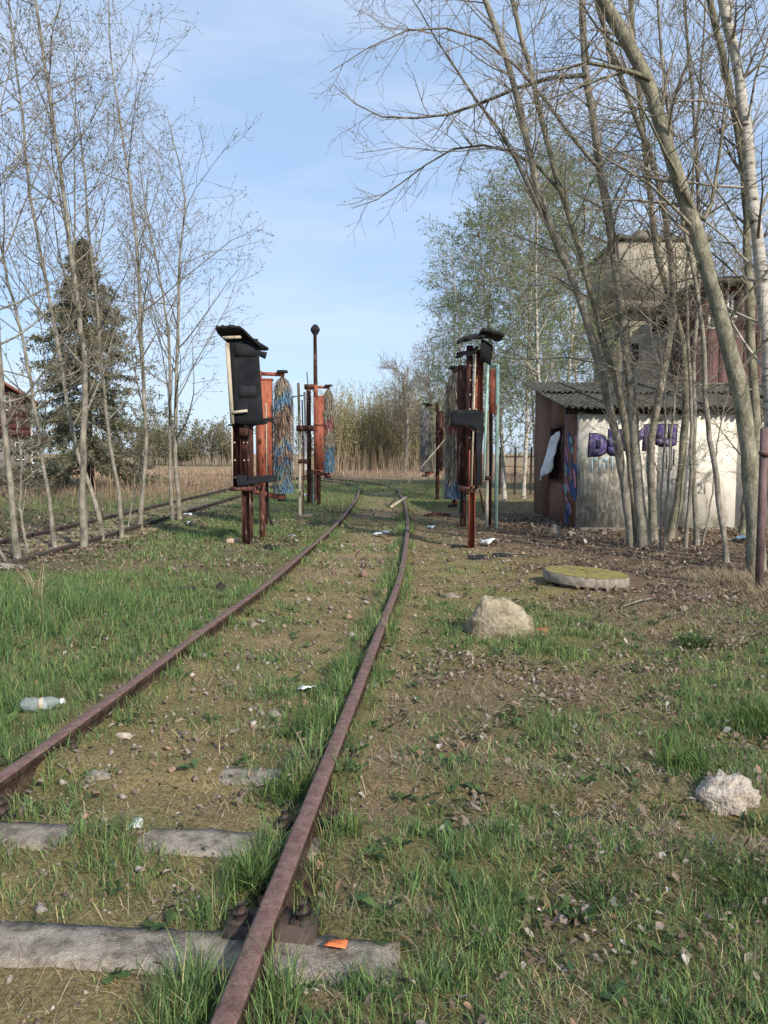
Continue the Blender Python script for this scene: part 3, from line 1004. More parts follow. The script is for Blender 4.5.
# ---- lamp pole
Y = 25.5
t = thing('lamp_pole', 'tall thin rusty pole with a small round lamp head above the left stands', 'lamp pole', (X(316), Y, 0))
obj('pole', MB().tube([(X(316), Y, -0.1), (X(316), Y, Z(395)), (X(315.8), Y, Z(334))], [0.08, 0.07, 0.055], 8), M_rust, t)
hd = MB()
zz = [Z(335), Z(333), Z(331), Z(329), Z(326.5), Z(324.5)]
hd.tube([(X(316), Y, q) for q in zz], [0.07, 0.11, 0.15, 0.155, 0.11, 0.05], 12)
obj('lamp_head', hd, M_blacktar, t)

# ---- leaning plank at the right side of the bend
Y = 23.4
b = MB().bar(gp(388, 507, 0.02), pw(447, 437, 22.6), 0.075, 0.04)
tag(obj('plank', b, M_bark), 'long weathered plank leaning from the track bend up to the right stand', 'plank')
b = MB().bar(gp(391, 507, 0.04), gp(406, 497, 0.20), 0.09, 0.04)
tag(obj('plank', b, M_cream), 'short pale broken board lying over the right rail at the bend', 'plank')

# ---- rusty post at the right edge
g = gp(762, 592)
Y = float(g[1])
t = thing('steel_post', 'rusty square steel post standing at the right edge beside the big trunk', 'post', (g[0], g[1], 0))
b = MB()
b.box((X(762), Y, -0.1), (X(768.5), Y + 0.06, Z(428)))
b.box((X(761.3), Y - 0.008, Z(455)), (X(769.2), Y + 0.068, Z(451)))
obj('post', b, mat_noise('rust_mauve', [(0.07, 0.045, 0.045), (0.14, 0.09, 0.088), (0.20, 0.13, 0.12)], 7, (1, 1, 0.4), bump=0.4), t)
obj('clamp', MB().box((X(760.5), Y - 0.03, Z(456)), (X(769), Y - 0.009, Z(452.5))), M_rust, t)

# ------------------------------------------------------------------ trees
def unit(v):
    return v / (np.linalg.norm(v, axis=-1, keepdims=True) + 1e-9)


def spawn(r, P, R, n, t0, t1, ang, L, K, up, wob, rf, rtip, angj=0.25, shorten=0.5, az=None, rmax=None):
    """children of a set of branches: P (N,K0,3), R (N,K0)"""
    N, K0 = P.shape[:2]
    idx = np.repeat(np.arange(N), n)
    M = len(idx)
    t = t0 + (t1 - t0) * (np.tile(np.arange(n), N) + r.random(M)) / n
    s = t * (K0 - 1)
    i = np.clip(s.astype(int), 0, K0 - 2)
    f = (s - i)[:, None]
    pos = P[idx, i] * (1 - f) + P[idx, i + 1] * f
    tan = unit(P[idx, i + 1] - P[idx, i])
    rp = R[idx, i] * (1 - f[:, 0]) + R[idx, i + 1] * f[:, 0]
    rv = unit(r.normal(size=(M, 3)))
    if az is not None:
        rv = unit(rv + np.asarray(az))
    perp = unit(rv - tan * (rv * tan).sum(1, keepdims=True))
    a = ang * (1 + angj * r.normal(size=M))[:, None]
    d = np.cos(a) * tan + np.sin(a) * perp
    ln = L * (1 - shorten * (t - t0) / max(1e-6, t1 - t0)) * r.uniform(0.55, 1.25, M)
    st = (ln / (K - 1))[:, None]
    Q = np.empty((M, K, 3))
    Q[:, 0] = pos
    for k in range(1, K):
        Q[:, k] = Q[:, k - 1] + d * st
        d = unit(d + np.array([0, 0, up]) + wob * r.normal(size=(M, 3)))
    r0 = np.maximum(rf * rp, rtip)
    if rmax:
        r0 = np.minimum(r0, rmax)
    RR = r0[:, None] * (1 - np.linspace(0, 1, K)[None] ** 0.8) + rtip * np.linspace(0, 1, K)[None] ** 0.8
    return Q, RR


def leaves(r, mb, P, n, size, cols, jit=0.03, t0=0.2, droop=0.0, asp=0.55):
    """diamond leaves scattered along polylines"""
    N, K = P.shape[:2]
    idx = np.repeat(np.arange(N), n)
    M = len(idx)
    s = (t0 + (1 - t0) * r.random(M)) * (K - 1.001)
    i = s.astype(int)
    f = (s - i)[:, None]
    pos = P[idx, i] * (1 - f) + P[idx, i + 1] * f + r.normal(0, jit, (M, 3))
    a = unit(r.normal(size=(M, 3)) + np.array([0, 0, -droop]))
    b = unit(np.cross(a, r.normal(size=(M, 3))))
    sz = size * r.uniform(0.6, 1.35, M)[:, None]
    V = np.stack([pos, pos + a * sz * 0.5 + b * sz * asp / 2, pos + a * sz, pos + a * sz * 0.5 - b * sz * asp / 2], 1)
    q = np.arange(M * 4).reshape(M, 4)
    cols = np.asarray(cols)
    c_ = cols[r.integers(0, len(cols), M)] * r.uniform(0.7, 1.3, (M, 1))
    mb.add(V.reshape(-1, 3), q, col=np.repeat(c_, 4, 0))


def densify(pts, K, r, wob=0.0):
    pts = np.asarray(pts, float)
    s = np.r_[0, np.cumsum(np.linalg.norm(np.diff(pts, axis=0), axis=1))]
    t = np.linspace(0, s[-1], K)
    Q = np.stack([np.interp(t, s, pts[:, k]) for k in range(3)], 1)
    for _ in range(2):
        Q[1:-1] = 0.25 * Q[:-2] + 0.5 * Q[1:-1] + 0.25 * Q[2:]
    if wob:
        Q[1:] += r.normal(0, wob, (K - 1, 3))
    return Q


BUD = [(0.22, 0.21, 0.13), (0.26, 0.24, 0.17), (0.18, 0.19, 0.10), (0.28, 0.25, 0.20)]
GREEN = [(0.19, 0.28, 0.10), (0.22, 0.31, 0.115), (0.15, 0.235, 0.085), (0.26, 0.32, 0.14)]
PALEG = [(0.17, 0.20, 0.07), (0.20, 0.22, 0.09), (0.13, 0.17, 0.06)]

STY = {
    'sapling': dict(n1=17, t0=0.2, L1=3.2, a1=0.88, up1=0.07, w1=0.09, n2=7, L2=1.15, a2=0.75, up2=0.07, n3=4, L3=0.40, up3=0.04, tip=0.0032, leaf=0.042, nl=3, cols=BUD, r1=0.5, az=None, sh=0.55),
    'arching': dict(n1=12, t0=0.26, L1=3.0, a1=0.95, up1=-0.01, w1=0.12, n2=7, L2=1.25, a2=0.8, up2=0.0, n3=5, L3=0.5, up3=0.0, tip=0.0036, leaf=0.034, nl=1, cols=BUD + GREEN, r1=0.27, az=None, sh=0.35),
    'birch': dict(n1=34, t0=0.22, L1=2.6, a1=0.85, up1=0.02, w1=0.08, n2=8, L2=1.2, a2=0.75, up2=-0.10, n3=5, L3=0.65, up3=-0.2, tip=0.0045, leaf=0.072, nl=6, cols=GREEN, r1=0.4, az=None, sh=0.6),
    'farbare': dict(n1=30, t0=0.2, L1=4.2, a1=0.8, up1=0.05, w1=0.1, n2=8, L2=1.9, a2=0.7, up2=0.03, n3=5, L3=0.9, up3=0.0, tip=0.009, leaf=0.07, nl=1, cols=[(0.16, 0.13, 0.11)], r1=0.45, az=None, sh=0.4),
}


def make_tree(name, label, cat, group, pts, r0, r1, style, seed, bark, twig=None, limbs=(), scale=1.0, **over):
    r = np.random.default_rng(seed)
    s = dict(STY[style])
    s.update(over)
    K = 30
    P = densify(pts, K, r, 0.007)
    base = np.array([P[0, 0], P[0, 1], 0.0])
    t = thing(name, label, cat, base, group)
    tt = np.linspace(0, 1, K)
    R = r0 * (1 - tt) + r1 * tt
    R = R * (1 + 0.05 * r.normal(size=K))
    R[0] *= 1.35
    R[1] *= 1.08
    tr = MB()
    trP = P.copy()
    trP[0, 2] -= 0.15
    tr.tubes(trP[None], R[None], 10)
    cr = MB()
    Ps, Rs_ = [P[None]], [R[None]]
    B1, Q1 = spawn(r, P[None], R[None], s['n1'], s['t0'], 0.99, s['a1'], s['L1'] * scale, 9, s['up1'], s['w1'], s['r1'], s['tip'] * 1.3, shorten=s['sh'], az=s['az'])
    for L in limbs:
        lp = densify(L[0], 9, r, 0.01)[None]
        lr = (L[1] * (1 - np.linspace(0, 1, 9)) + s['tip'] * 1.5 * np.linspace(0, 1, 9))[None]
        tr.tubes(lp, lr, 6)
        B1 = np.concatenate([B1, lp, lp])
        Q1 = np.concatenate([Q1, lr, lr])
    tr.tubes(B1, Q1, 5)
    B2, Q2 = spawn(r, B1, Q1, s['n2'], 0.2, 0.98, s['a2'], s['L2'] * scale, 5, s['up2'], 0.10, 0.6, s['tip'], shorten=0.45)
    # the leader's own tip twigs
    B2b, Q2b = spawn(r, P[None], R[None], 14, 0.45, 0.99, 0.7, s['L2'] * scale, 5, s['up2'], 0.10, 0.4, s['tip'], shorten=0.3)
    B2, Q2 = np.concatenate([B2, B2b]), np.concatenate([Q2, Q2b])
    cr.tubes(B2, Q2, 3)
    B3, Q3 = spawn(r, B2, Q2, s['n3'], 0.2, 1.0, 0.75, s['L3'] * scale, 3, s['up3'], 0.12, 0.7, s['tip'] * 0.8, shorten=0.3)
    cr.tubes(B3, Q3, 3)
    obj('trunk', tr, bark, t, True)
    obj('crown', cr, twig or M_twig, t)
    if s['nl']:
        lv = MB()
        leaves(r, lv, B3, s['nl'], s['leaf'], s['cols'], 0.012, droop=0.3)
        obj('leaves', lv, M_foliage, t)
    return t


def px_trunk(pts, Y, top=None, lean=0.0):
    """trunk polyline seen at the given image points, standing at distance Y and leaning lean metres per metre height"""
    out = []
    for k, (a, b) in enumerate(pts):
        p = pw(a, b, Y)
        if k == 0:
            p = gp(a, b)
            p = p * (Y / p[1]) if False else np.array([pw(a, b, Y)[0], Y, 0.0])
        yy_ = Y + lean * max(0, p[2])
        p2 = pw(a, b, yy_)
        if k == 0:
            p2 = np.array([p2[0], Y, -0.02])
        out.append(p2)
    if top:
        d = unit(out[-1] - out[-2])
        d = unit(d + np.array([0, 0, 0.5]))
        out.append(out[-1] + d * top)
    return out


def base_Y(py):
    return float(gp(384, py)[1])


GLT = 'bare saplings along the old track'
LT = [
    ('slim bare sapling at the far left edge leaning slightly left', [(19, 562), (12, 515), (8, 465), (2, 400), (-4, 300), (-10, 180), (-18, 60)], 0.07, 0.018, 1.5),
    ('thin curved sapling second from the left edge, bowed toward the house', [(56, 547), (47, 490), (41, 443), (34, 409), (28, 359), (10, 290), (-6, 220), (-20, 120)], 0.055, 0.012, 1.0),
    ('tallest bare sapling on the left with twin stems from its base', [(84, 548), (83, 520), (82, 471), (84, 418), (86, 371), (82, 335), (73, 270), (66, 204), (55, 128), (44, 62), (36, 0)], 0.085, 0.02, 1.6),
    ('sapling with a kinked trunk crossing behind the tallest one', [(103, 541), (98, 502), (84, 470), (75, 455), (67, 402), (62, 370), (48, 290), (30, 200), (22, 110), (10, 20)], 0.065, 0.015, 1.0),
    ('bare sapling just right of the kinked one, bowing gently left', [(122, 537), (119, 490), (109, 443), (106, 409), (101, 365), (97, 300), (88, 230), (84, 160), (70, 90)], 0.06, 0.012, 0.6),
    ('upright pale sapling in the middle of the left row, forked near its top', [(139, 529), (144, 480), (147, 434), (144, 387), (141, 335), (137, 237), (131, 193), (124, 146), (117, 98), (109, 55), (109, 5)], 0.075, 0.015, 0.4),
    ('left stem of the twin saplings nearest the left black panel', [(172, 521), (170, 465), (170, 402), (170, 346), (164, 300), (157, 262), (147, 215), (140, 170)], 0.07, 0.014, 0.3),
    ('right stem of the twin saplings nearest the left black panel', [(180, 521), (175, 459), (176, 387), (178, 328), (179, 262), (186, 204), (182, 172), (170, 130)], 0.08, 0.014, 0.3),
]
for k, (lab, pts, r0, r1, top) in enumerate(LT):
    make_tree('bare_sapling', lab, 'tree', GLT, px_trunk(pts, base_Y(pts[0][1]), top, lean=0.02 * ((k % 3) - 1)), r0 * 0.70, r1 * 0.7, 'sapling', 100 + k, M_bark,
              scale=1.0 if k < 6 else 1.15)
# the second stem of the tallest one and a few slender shoots
for k, (lab, pts, r0) in enumerate([
        ('slender shoot leaning left at the very edge of the photo near the old rails', [(7, 566), (3, 556), (-4, 542), (-14, 515), (-30, 460)], 0.03),
        ('short thin shoot between the first two saplings on the left', [(30, 558), (24, 535), (20, 510), (22, 470), (18, 430)], 0.025),
        ('dark thin shoot leaning right in front of the pinkish field', [(128, 527), (132, 505), (137, 480), (143, 455), (150, 420)], 0.022)]):
    make_tree('shoot', lab, 'sapling', 'thin shoots among the saplings', px_trunk(pts, base_Y(pts[0][1]), 0.5), r0, 0.006, 'sapling', 140 + k, M_bark, n1=9, L1=0.7, n2=5, L2=0.3, n3=2, L3=0.15)

# right hand clump in front of the shed
GRT = 'bare trees in front of the graffiti shed'
RT = [
    ('leftmost trunk of the clump before the shed, sweeping far up to the left', 546, [(633, 546), (625, 490), (618, 440), (605, 390), (592, 335), (572, 275), (548, 225), (532, 170), (521, 110), (505, 50), (484, 0)], 0.105, 0.055, M_bark,
     [([(548, 225), (527, 190), (509, 130), (467, 98), (428, 18), (400, -20)], 0.04)]),
    ('slimmer trunk right beside the leftmost one, also sweeping up left', 544, [(640, 544), (630, 470), (625, 410), (614, 375), (600, 332), (582, 253), (560, 191), (548, 148), (537, 105), (527, 53), (511, 0)], 0.085, 0.045, M_barkg,
     [([(560, 191), (530, 150), (490, 140), (446, 141), (411, 176), (372, 214), (351, 209)], 0.03)]),
    ('thick upright trunk in the middle of the clump before the purple lettering', 547, [(644, 548), (638, 489), (633, 425), (630, 376), (625, 332), (618, 283), (610, 221), (600, 176), (593, 116), (584, 63), (582, 0)], 0.125, 0.07, M_bark,
     [([(587, 75), (560, 70), (516, 81), (471, 116), (400, 123), (351, 116), (333, 84)], 0.04), ([(600, 170), (560, 130), (520, 60), (450, 10), (386, 35), (330, 72)], 0.035)]),
    ('trunk at the right of the clump that bends right then back left', 543, [(654, 543), (649, 457), (656, 408), (665, 360), (676, 320), (672, 261), (666, 225), (659, 175), (645, 140), (621, 81), (600, 17)], 0.095, 0.05, M_bark, []),
    ('leaning trunk with dark flaking bark at its foot, right of the lettering', 541, [(668, 541), (677, 515), (682, 470), (684, 430), (688, 380), (682, 330), (666, 288), (653, 234), (648, 180), (640, 100), (632, 20)], 0.10, 0.045, M_barkg, []),
    ('slim straight pale trunk standing centrally before the white wall', 549, [(685, 551), (690, 500), (692, 440), (690, 380), (686, 300), (690, 220), (696, 140), (702, 60)], 0.045, 0.02, M_bark, []),
    ('second slim pale trunk just right of the straight one', 545, [(697, 546), (693, 473), (694, 410), (693, 350), (700, 280), (698, 200), (694, 100), (684, 10)], 0.06, 0.025, M_bark, []),
    ('slender curved trunk crossing the white wall toward upper left', 563, [(727, 563), (722, 520), (717, 489), (710, 434), (704, 408), (706, 360), (700, 300), (684, 230), (672, 140), (660, 40)], 0.055, 0.02, M_bark, []),
    ('very thin sapling stem beneath the last purple letter', 553, [(664, 553), (668, 473), (674, 408), (680, 350), (676, 280)], 0.03, 0.008, M_bark, []),
    ('very thin stem left of the sapling beneath the last purple letter', 552, [(660, 552), (661, 490), (666, 420), (662, 360), (654, 300)], 0.025, 0.008, M_bark, []),
    ('thin stem leaning right across the white wall', 545, [(702, 545), (712, 500), (716, 450), (726, 400), (742, 350)], 0.022, 0.008, M_bark, []),
    ('biggest greenish trunk at right, leaning strongly up to the left', 572, [(757, 572), (755, 520), (752, 477), (743, 407), (735, 370), (722, 320), (706, 265), (690, 210), (672, 160), (660, 120), (648, 75), (624, 35), (602, 0)], 0.155, 0.10, M_barkg,
     [([(684, 190), (700, 246), (709, 235), (716, 176), (726, 112), (730, 40)], 0.045), ([(650, 80), (610, 62), (565, 66), (520, 78)], 0.035)]),
    ('brown crooked stump-like stem leaning into the biggest trunk', 536, [(742, 536), (744, 510), (746, 489), (750, 466), (758, 430)], 0.09, 0.06, M_barkg, []),
    ('tall grey-green trunk directly behind the white birch at right', 560, [(760, 560), (757, 470), (755, 392), (751, 342), (747, 261), (747, 200), (740, 140), (723, 53), (710, 0)], 0.10, 0.06, M_barkg, []),
]
for k, (lab, by, pts, r0, r1, bark, limbs) in enumerate(RT):
    Yb = base_Y(by)
    pp = px_trunk(pts, Yb, 1.6 if len(pts) > 6 else 0.5, lean=0.03 * ((k % 3) - 1))
    lm = [([pw(a, b, Yb + 0.15 * j * ((-1) ** n_)) for j, (a, b) in enumerate(L)], lr) for n_, (L, lr) in enumerate(limbs)]
    thin = r0 < 0.035
    make_tree('bare_tree', lab, 'tree', GRT, pp, r0 * 0.76, r1 * 0.72, 'arching', 200 + k, bark, limbs=lm,
              n1=7 if thin else (6 if 'stump' in lab else 12), L1=1.0 if thin else (0.8 if 'stump' in lab else 2.9), n2=5 if thin else 7)
pts = [(776, 566), (775, 480), (771, 400), (768, 360), (762, 270), (752, 200), (745, 110), (734, 50), (722, 0)]
make_tree('birch_tree', 'white-barked birch trunk with dark marks at the right edge', 'tree', None, px_trunk(pts, 11.0, 2.0), 0.095, 0.062, 'arching', 230, M_birch, n1=14, cols=GREEN, nl=3)

# leafy birches behind the right stands
GB2 = 'birches coming into leaf behind the right wash stands'
BT = [
    (505, 25.5, 8.8, -0.5, 'birch nearest the right wash stand, its crown spreading left over the track'),
    (522, 27.0, 10.5, 0.3, 'slim leaning birch crossing another right behind the turquoise upright'),
    (545, 24.0, 11.0, -0.3, 'tall birch just left of the graffiti shed'),
    (562, 29.0, 12.0, 0.4, 'birch rising behind the left end of the shed roof'),
    (470, 34.0, 10.5, -0.6, 'birch behind the right brush with crown reaching furthest left'),
    (448, 40.0, 9.5, 0.2, 'small birch at the left end of the birch row beside the bare trees'),
    (580, 31.0, 12.5, -0.5, 'high birch just left of the tower above the shed roof'),
    (490, 38.0, 12.0, 0.0, 'birch standing deepest in the row behind the right stand'),
    (535, 35.0, 14.0, -0.3, 'tallest birch in the centre of the leafy row'),
    (600, 38.0, 14.0, -0.3, 'birch showing through the bare clump left of the tower'),
]
for k, (px, Yb, H, ln, lab) in enumerate(BT):
    x0 = float(pw(px, 470, Yb)[0])
    r = np.random.default_rng(300 + k)
    pts = [(x0 + ln * f * 1.6 + 0.12 * math.sin(f * 5 + k), Yb + 0.3 * math.sin(f * 3 + k), H * f) for f in np.linspace(0, 1, 7)]
    make_tree('birch_tree', lab, 'tree', GB2, pts, 0.075, 0.016, 'birch', 300 + k, M_birch, M_twigp, scale=1.0 if H < 10 else 1.15, t0=0.14 if k in (0, 4, 5) else 0.2)

# bare trees above the thicket and behind the tower
for k, (px, Yb, H, lab) in enumerate([
        (404, 62, 9.5, 'leafless purplish tree rising above the thicket at the end of the track'),
        (432, 58, 10.5, 'leafless spreading tree at the right end of the thicket'),
        (720, 40, 13.0, 'bare tree rising behind the red-brown building'),
        (772, 34, 14.0, 'bare tree at the right edge behind the red-brown building'),
        (650, 44, 14.5, 'bare tree standing behind the pale tower')]):
    x0 = float(pw(px, 470, Yb)[0])
    pts = [(x0 + 0.3 * math.sin(f * 4 + k), Yb, H * f * 0.85) for f in np.linspace(0, 1, 6)]
    make_tree('bare_tree', lab, 'tree', 'bare trees in the background', pts, 0.2, 0.03, 'farbare', 400 + k, M_bark, M_twigp, scale=0.75 if k < 2 else 1.0)

# spruce behind the saplings
def spruce(label, px, Yb, H, seed):
    r = np.random.default_rng(seed)
    x0 = float(pw(px, 470, Yb)[0])
    t = thing('spruce_tree', label, 'tree', (x0, Yb, 0))
    obj('trunk', MB().tubes(np.array([[(x0, Yb, -0.1), (x0 + 0.05, Yb, H * 0.5), (x0, Yb, H)]]), np.array([[0.28, 0.16, 0.02]]), 8), M_dark, t)
    n = 215
    f = 0.07 + 0.92 * (np.arange(n) + r.random(n)) / n
    az = r.random(n) * 2 * math.pi
    ln = (0.12 + 4.9 * (1 - f) ** 0.95) * r.uniform(0.5, 1.25, n)
    K = 8
    s = np.linspace(0, 1, K)[None]
    rad = ln[:, None] * s
    zz = H * f[:, None] + ln[:, None] * (0.10 * s - 0.55 * s ** 1.5 + 0.26 * s ** 3.2)
    B = np.stack([x0 + rad * np.cos(az)[:, None], Yb + rad * np.sin(az)[:, None], zz], -1)
    br = MB().tubes(B, 0.03 * (1 - 0.85 * s) * np.ones((n, 1)), 3)
    B2, Q2 = spawn(r, B, 0.02 * np.ones((n, K)), 13, 0.15, 1.0, 0.75, 0.62, 4, -0.35, 0.06, 0.5, 0.006, shorten=0.5)
    B2 = B2[:, :1] + (B2 - B2[:, :1]) * np.repeat(np.clip(ln / 1.3, 0.25, 1), 13)[:, None, None]
    br.tubes(B2, Q2, 3)
    obj('branches', br, M_twig, t)
    nd = MB()
    cols = [(0.10, 0.105, 0.06), (0.12, 0.12, 0.07), (0.16, 0.145, 0.085), (0.085, 0.095, 0.06)]
    leaves(r, nd, B2, 13, 0.21, cols, 0.04, 0.05, droop=0.9, asp=0.26)
    leaves(r, nd, B, 20, 0.2, cols, 0.04, 0.15, droop=0.7, asp=0.22)
    obj('needles', nd, M_needle, t)


spruce('dark conical spruce standing behind the bare saplings beside the house', 88, 33.0, 10.6, 500)

# ------------------------------------------------------------------ graffiti shed
def mat_wall():
    """whitewashed panel wall: lime white, grey-green mould streaks and yellowed patches"""
    m = mat_noise('whitewashed_wall', [(0.22, 0.20, 0.15), (0.56, 0.52, 0.43), (0.72, 0.68, 0.58), (0.79, 0.76, 0.68)], 2.2, (1.6, 1, 0.55), bump=0.35, bscale=22, pos=[0.30, 0.42, 0.52, 0.7], fine=0.35, coord='Object')
    n, l = m.node_tree.nodes, m.node_tree.links
    b = n['Principled BSDF']
    src = b.inputs['Base Color'].links[0].from_socket
    tc = n.new('ShaderNodeTexCoord')
    sp = n.new('ShaderNodeSeparateXYZ')
    l.new(tc.outputs['Object'], sp.inputs[0])
    # mould grows on the left panel, in its middle height, with ragged edges
    mp = n.new('ShaderNodeMapping')
    mp.inputs['Scale'].default_value = (5, 1, 1.6)
    l.new(tc.outputs['Object'], mp.inputs['Vector'])
    no = n.new('ShaderNodeTexNoise')
    no.inputs['Scale'].default_value = 2.5
    no.inputs['Detail'].default_value = 10
    no.inputs['Roughness'].default_value = 0.7
    l.new(mp.outputs['Vector'], no.inputs['Vector'])
    gx_ = n.new('ShaderNodeMapRange')
    gx_.inputs['From Min'].default_value, gx_.inputs['From Max'].default_value = 1.1, 2.6
    gx_.inputs['To Min'].default_value, gx_.inputs['To Max'].default_value = 0.16, -0.10
    l.new(sp.outputs['X'], gx_.inputs['Value'])
    ad = n.new('ShaderNodeMath')
    ad.operation = 'ADD'
    l.new(no.outputs['Fac'], ad.inputs[0])
    l.new(gx_.outputs[0], ad.inputs[1])
    gz = n.new('ShaderNodeMapRange')
    gz.inputs['From Min'].default_value, gz.inputs['From Max'].default_value = 1.2, 2.2
    gz.inputs['To Min'].default_value, gz.inputs['To Max'].default_value = 0.0, -0.22
    l.new(sp.outputs['Z'], gz.inputs['Value'])
    ad2 = n.new('ShaderNodeMath')
    ad2.operation = 'ADD'
    l.new(ad.outputs[0], ad2.inputs[0])
    l.new(gz.outputs[0], ad2.inputs[1])
    ra = n.new('ShaderNodeValToRGB')
    ra.color_ramp.elements[0].position, ra.color_ramp.elements[0].color = 0.50, (0, 0, 0, 1)
    ra.color_ramp.elements[1].position, ra.color_ramp.elements[1].color = 0.68, (0.78, 0.78, 0.78, 1)
    l.new(ad2.outputs[0], ra.inputs['Fac'])
    mx = n.new('ShaderNodeMix')
    mx.data_type = 'RGBA'
    mx.inputs[7].default_value = (0.12, 0.115, 0.095, 1)
    l.new(ra.outputs['Color'], mx.inputs[0])
    l.new(src, mx.inputs[6])
    l.new(mx.outputs[2], b.inputs['Base Color'])
    return m


M_wall = mat_wall()
M_board = mat_noise('brown_boards', [(0.07, 0.04, 0.028), (0.20, 0.10, 0.065), (0.31, 0.18, 0.125)], 3, (1, 14, 0.8), bump=0.5, fine=0.4)
M_purple = mat_noise('purple_spray', [(0.035, 0.028, 0.09), (0.085, 0.07, 0.18), (0.15, 0.13, 0.25), (0.33, 0.30, 0.36)], 9, (1, 1, 0.6), bump=0.3, pos=[0.32, 0.44, 0.58, 0.72], fine=0.6) if False else mat_noise('purple_spray', [(0.035, 0.028, 0.09), (0.085, 0.07, 0.18), (0.15, 0.13, 0.25), (0.40, 0.37, 0.38)], 11, (1, 1, 0.5), bump=0.0, pos=[0.32, 0.44, 0.56, 0.66], fine=0.6, rough=1.0, spec=0.0)
M_outl = mat_noise('dark_spray', [(0.012, 0.01, 0.03), (0.035, 0.028, 0.07)], 6, bump=0.1)
M_greyink = mat_noise('faded_ink', [(0.06, 0.055, 0.06), (0.25, 0.23, 0.21)], 30, bump=0)
M_cyan = mat_noise('pale_blue_spray', [(0.22, 0.34, 0.42), (0.42, 0.52, 0.56)], 6, bump=0.1)
M_pink = mat_noise('pink_spray', [(0.36, 0.13, 0.21), (0.50, 0.25, 0.33)], 6, bump=0.1)
M_navy = mat_noise('navy_spray', [(0.03, 0.05, 0.15), (0.06, 0.11, 0.26)], 5, bump=0.1)
M_teal = mat_noise('teal_spray', [(0.12, 0.26, 0.28), (0.24, 0.38, 0.38)], 5, bump=0.1)

SY, SX0, SX1, SD = 16.2, 4.09, 9.2, 4.6
shed = thing('graffiti_shed', 'low white-walled shed with purple graffiti and corrugated roof behind bare trees', 'shed', (SX0, SY, 0))
WH, BH = 2.53, 3.35
edges = [SX0, 5.75, 7.42, SX1]
for k in range(3):
    b = MB()
    b.box((edges[k] + (0.006 if k else 0), SY, 0.05), (edges[k + 1] - 0.006, SY + 0.16, WH))
    obj('wall_panel', b, M_wall, shed)
obj('plinth', MB().box((SX0 - 0.02, SY - 0.03, -0.1), (SX1, SY + 0.2, 0.048)), M_conc, shed)


def sidewall(mb, x0, x1, y0, y1, zl0, zl1):
    mb.add([(x0, y0, -0.05), (x1, y0, -0.05), (x1, y1, -0.05), (x0, y1, -0.05), (x0, y0, zl0), (x1, y0, zl0), (x1, y1, zl1), (x0, y1, zl1)],
           [(0, 3, 2, 1), (4, 5, 6, 7), (0, 1, 5, 4), (1, 2, 6, 5), (2, 3, 7, 6), (3, 0, 4, 7)])
    return mb


zl = lambda yy_: WH + (BH - WH) * (yy_ - SY) / SD
ew = MB()
# end wall with a barred window opening
wy0, wy1, wz0, wz1 = SY + 1.35, SY + 2.75, 0.95, 2.25
sidewall(ew, SX0, SX0 + 0.14, SY + 0.165, wy0, zl(SY + 0.165), zl(wy0))
sidewall(ew, SX0, SX0 + 0.14, wy1, SY + SD, zl(wy1), zl(SY + SD))
ew.box((SX0, wy0 + 0.001, -0.05), (SX0 + 0.14, wy1 - 0.001, wz0))
sidewall(ew, SX0 + 0.001, SX0 + 0.139, wy0 + 0.001, wy1 - 0.001, zl(wy0), zl(wy1)) if False else ew.add(
    [(SX0, wy0 + .001, wz1), (SX0 + .14, wy0 + .001, wz1), (SX0 + .14, wy1 - .001, wz1), (SX0, wy1 - .001, wz1), (SX0, wy0 + .001, zl(wy0)), (SX0 + .14, wy0 + .001, zl(wy0)), (SX0 + .14, wy1 - .001, zl(wy1)), (SX0, wy1 - .001, zl(wy1))],
    [(0, 3, 2, 1), (4, 5, 6, 7), (0, 1, 5, 4), (1, 2, 6, 5), (2, 3, 7, 6), (3, 0, 4, 7)])
obj('end_wall', ew, M_board, shed)
obj('back_wall', MB().box((SX0, SY + SD, -0.05), (SX1, SY + SD + 0.15, BH - 0.01)), M_board, shed)
win = obj('window', MB().box((SX0 + 0.10, wy0, wz0), (SX0 + 0.115, wy1, wz1)), M_glass, shed)
b = MB()
for (a0, a1, c0, c1) in ((wy0, wy1, wz0, wz0 + 0.05), (wy0, wy1, wz1 - 0.05, wz1), (wy0, wy0 + 0.05, wz0 + 0.05, wz1 - 0.05), (wy1 - 0.05, wy1, wz0 + 0.05, wz1 - 0.05)):
    b.box((SX0 - 0.02, a0, c0), (SX0 + 0.05, a1, c1))
obj('frame', b, M_rust, win)
for k in range(9):
    yy_ = wy0 + 0.1 + k * (wy1 - wy0 - 0.2) / 8
    obj('bar', MB().tube([(SX0 + 0.01, yy_, wz0 + 0.02), (SX0 + 0.01, yy_, wz1 - 0.02)], 0.009, 5), M_rust, win)
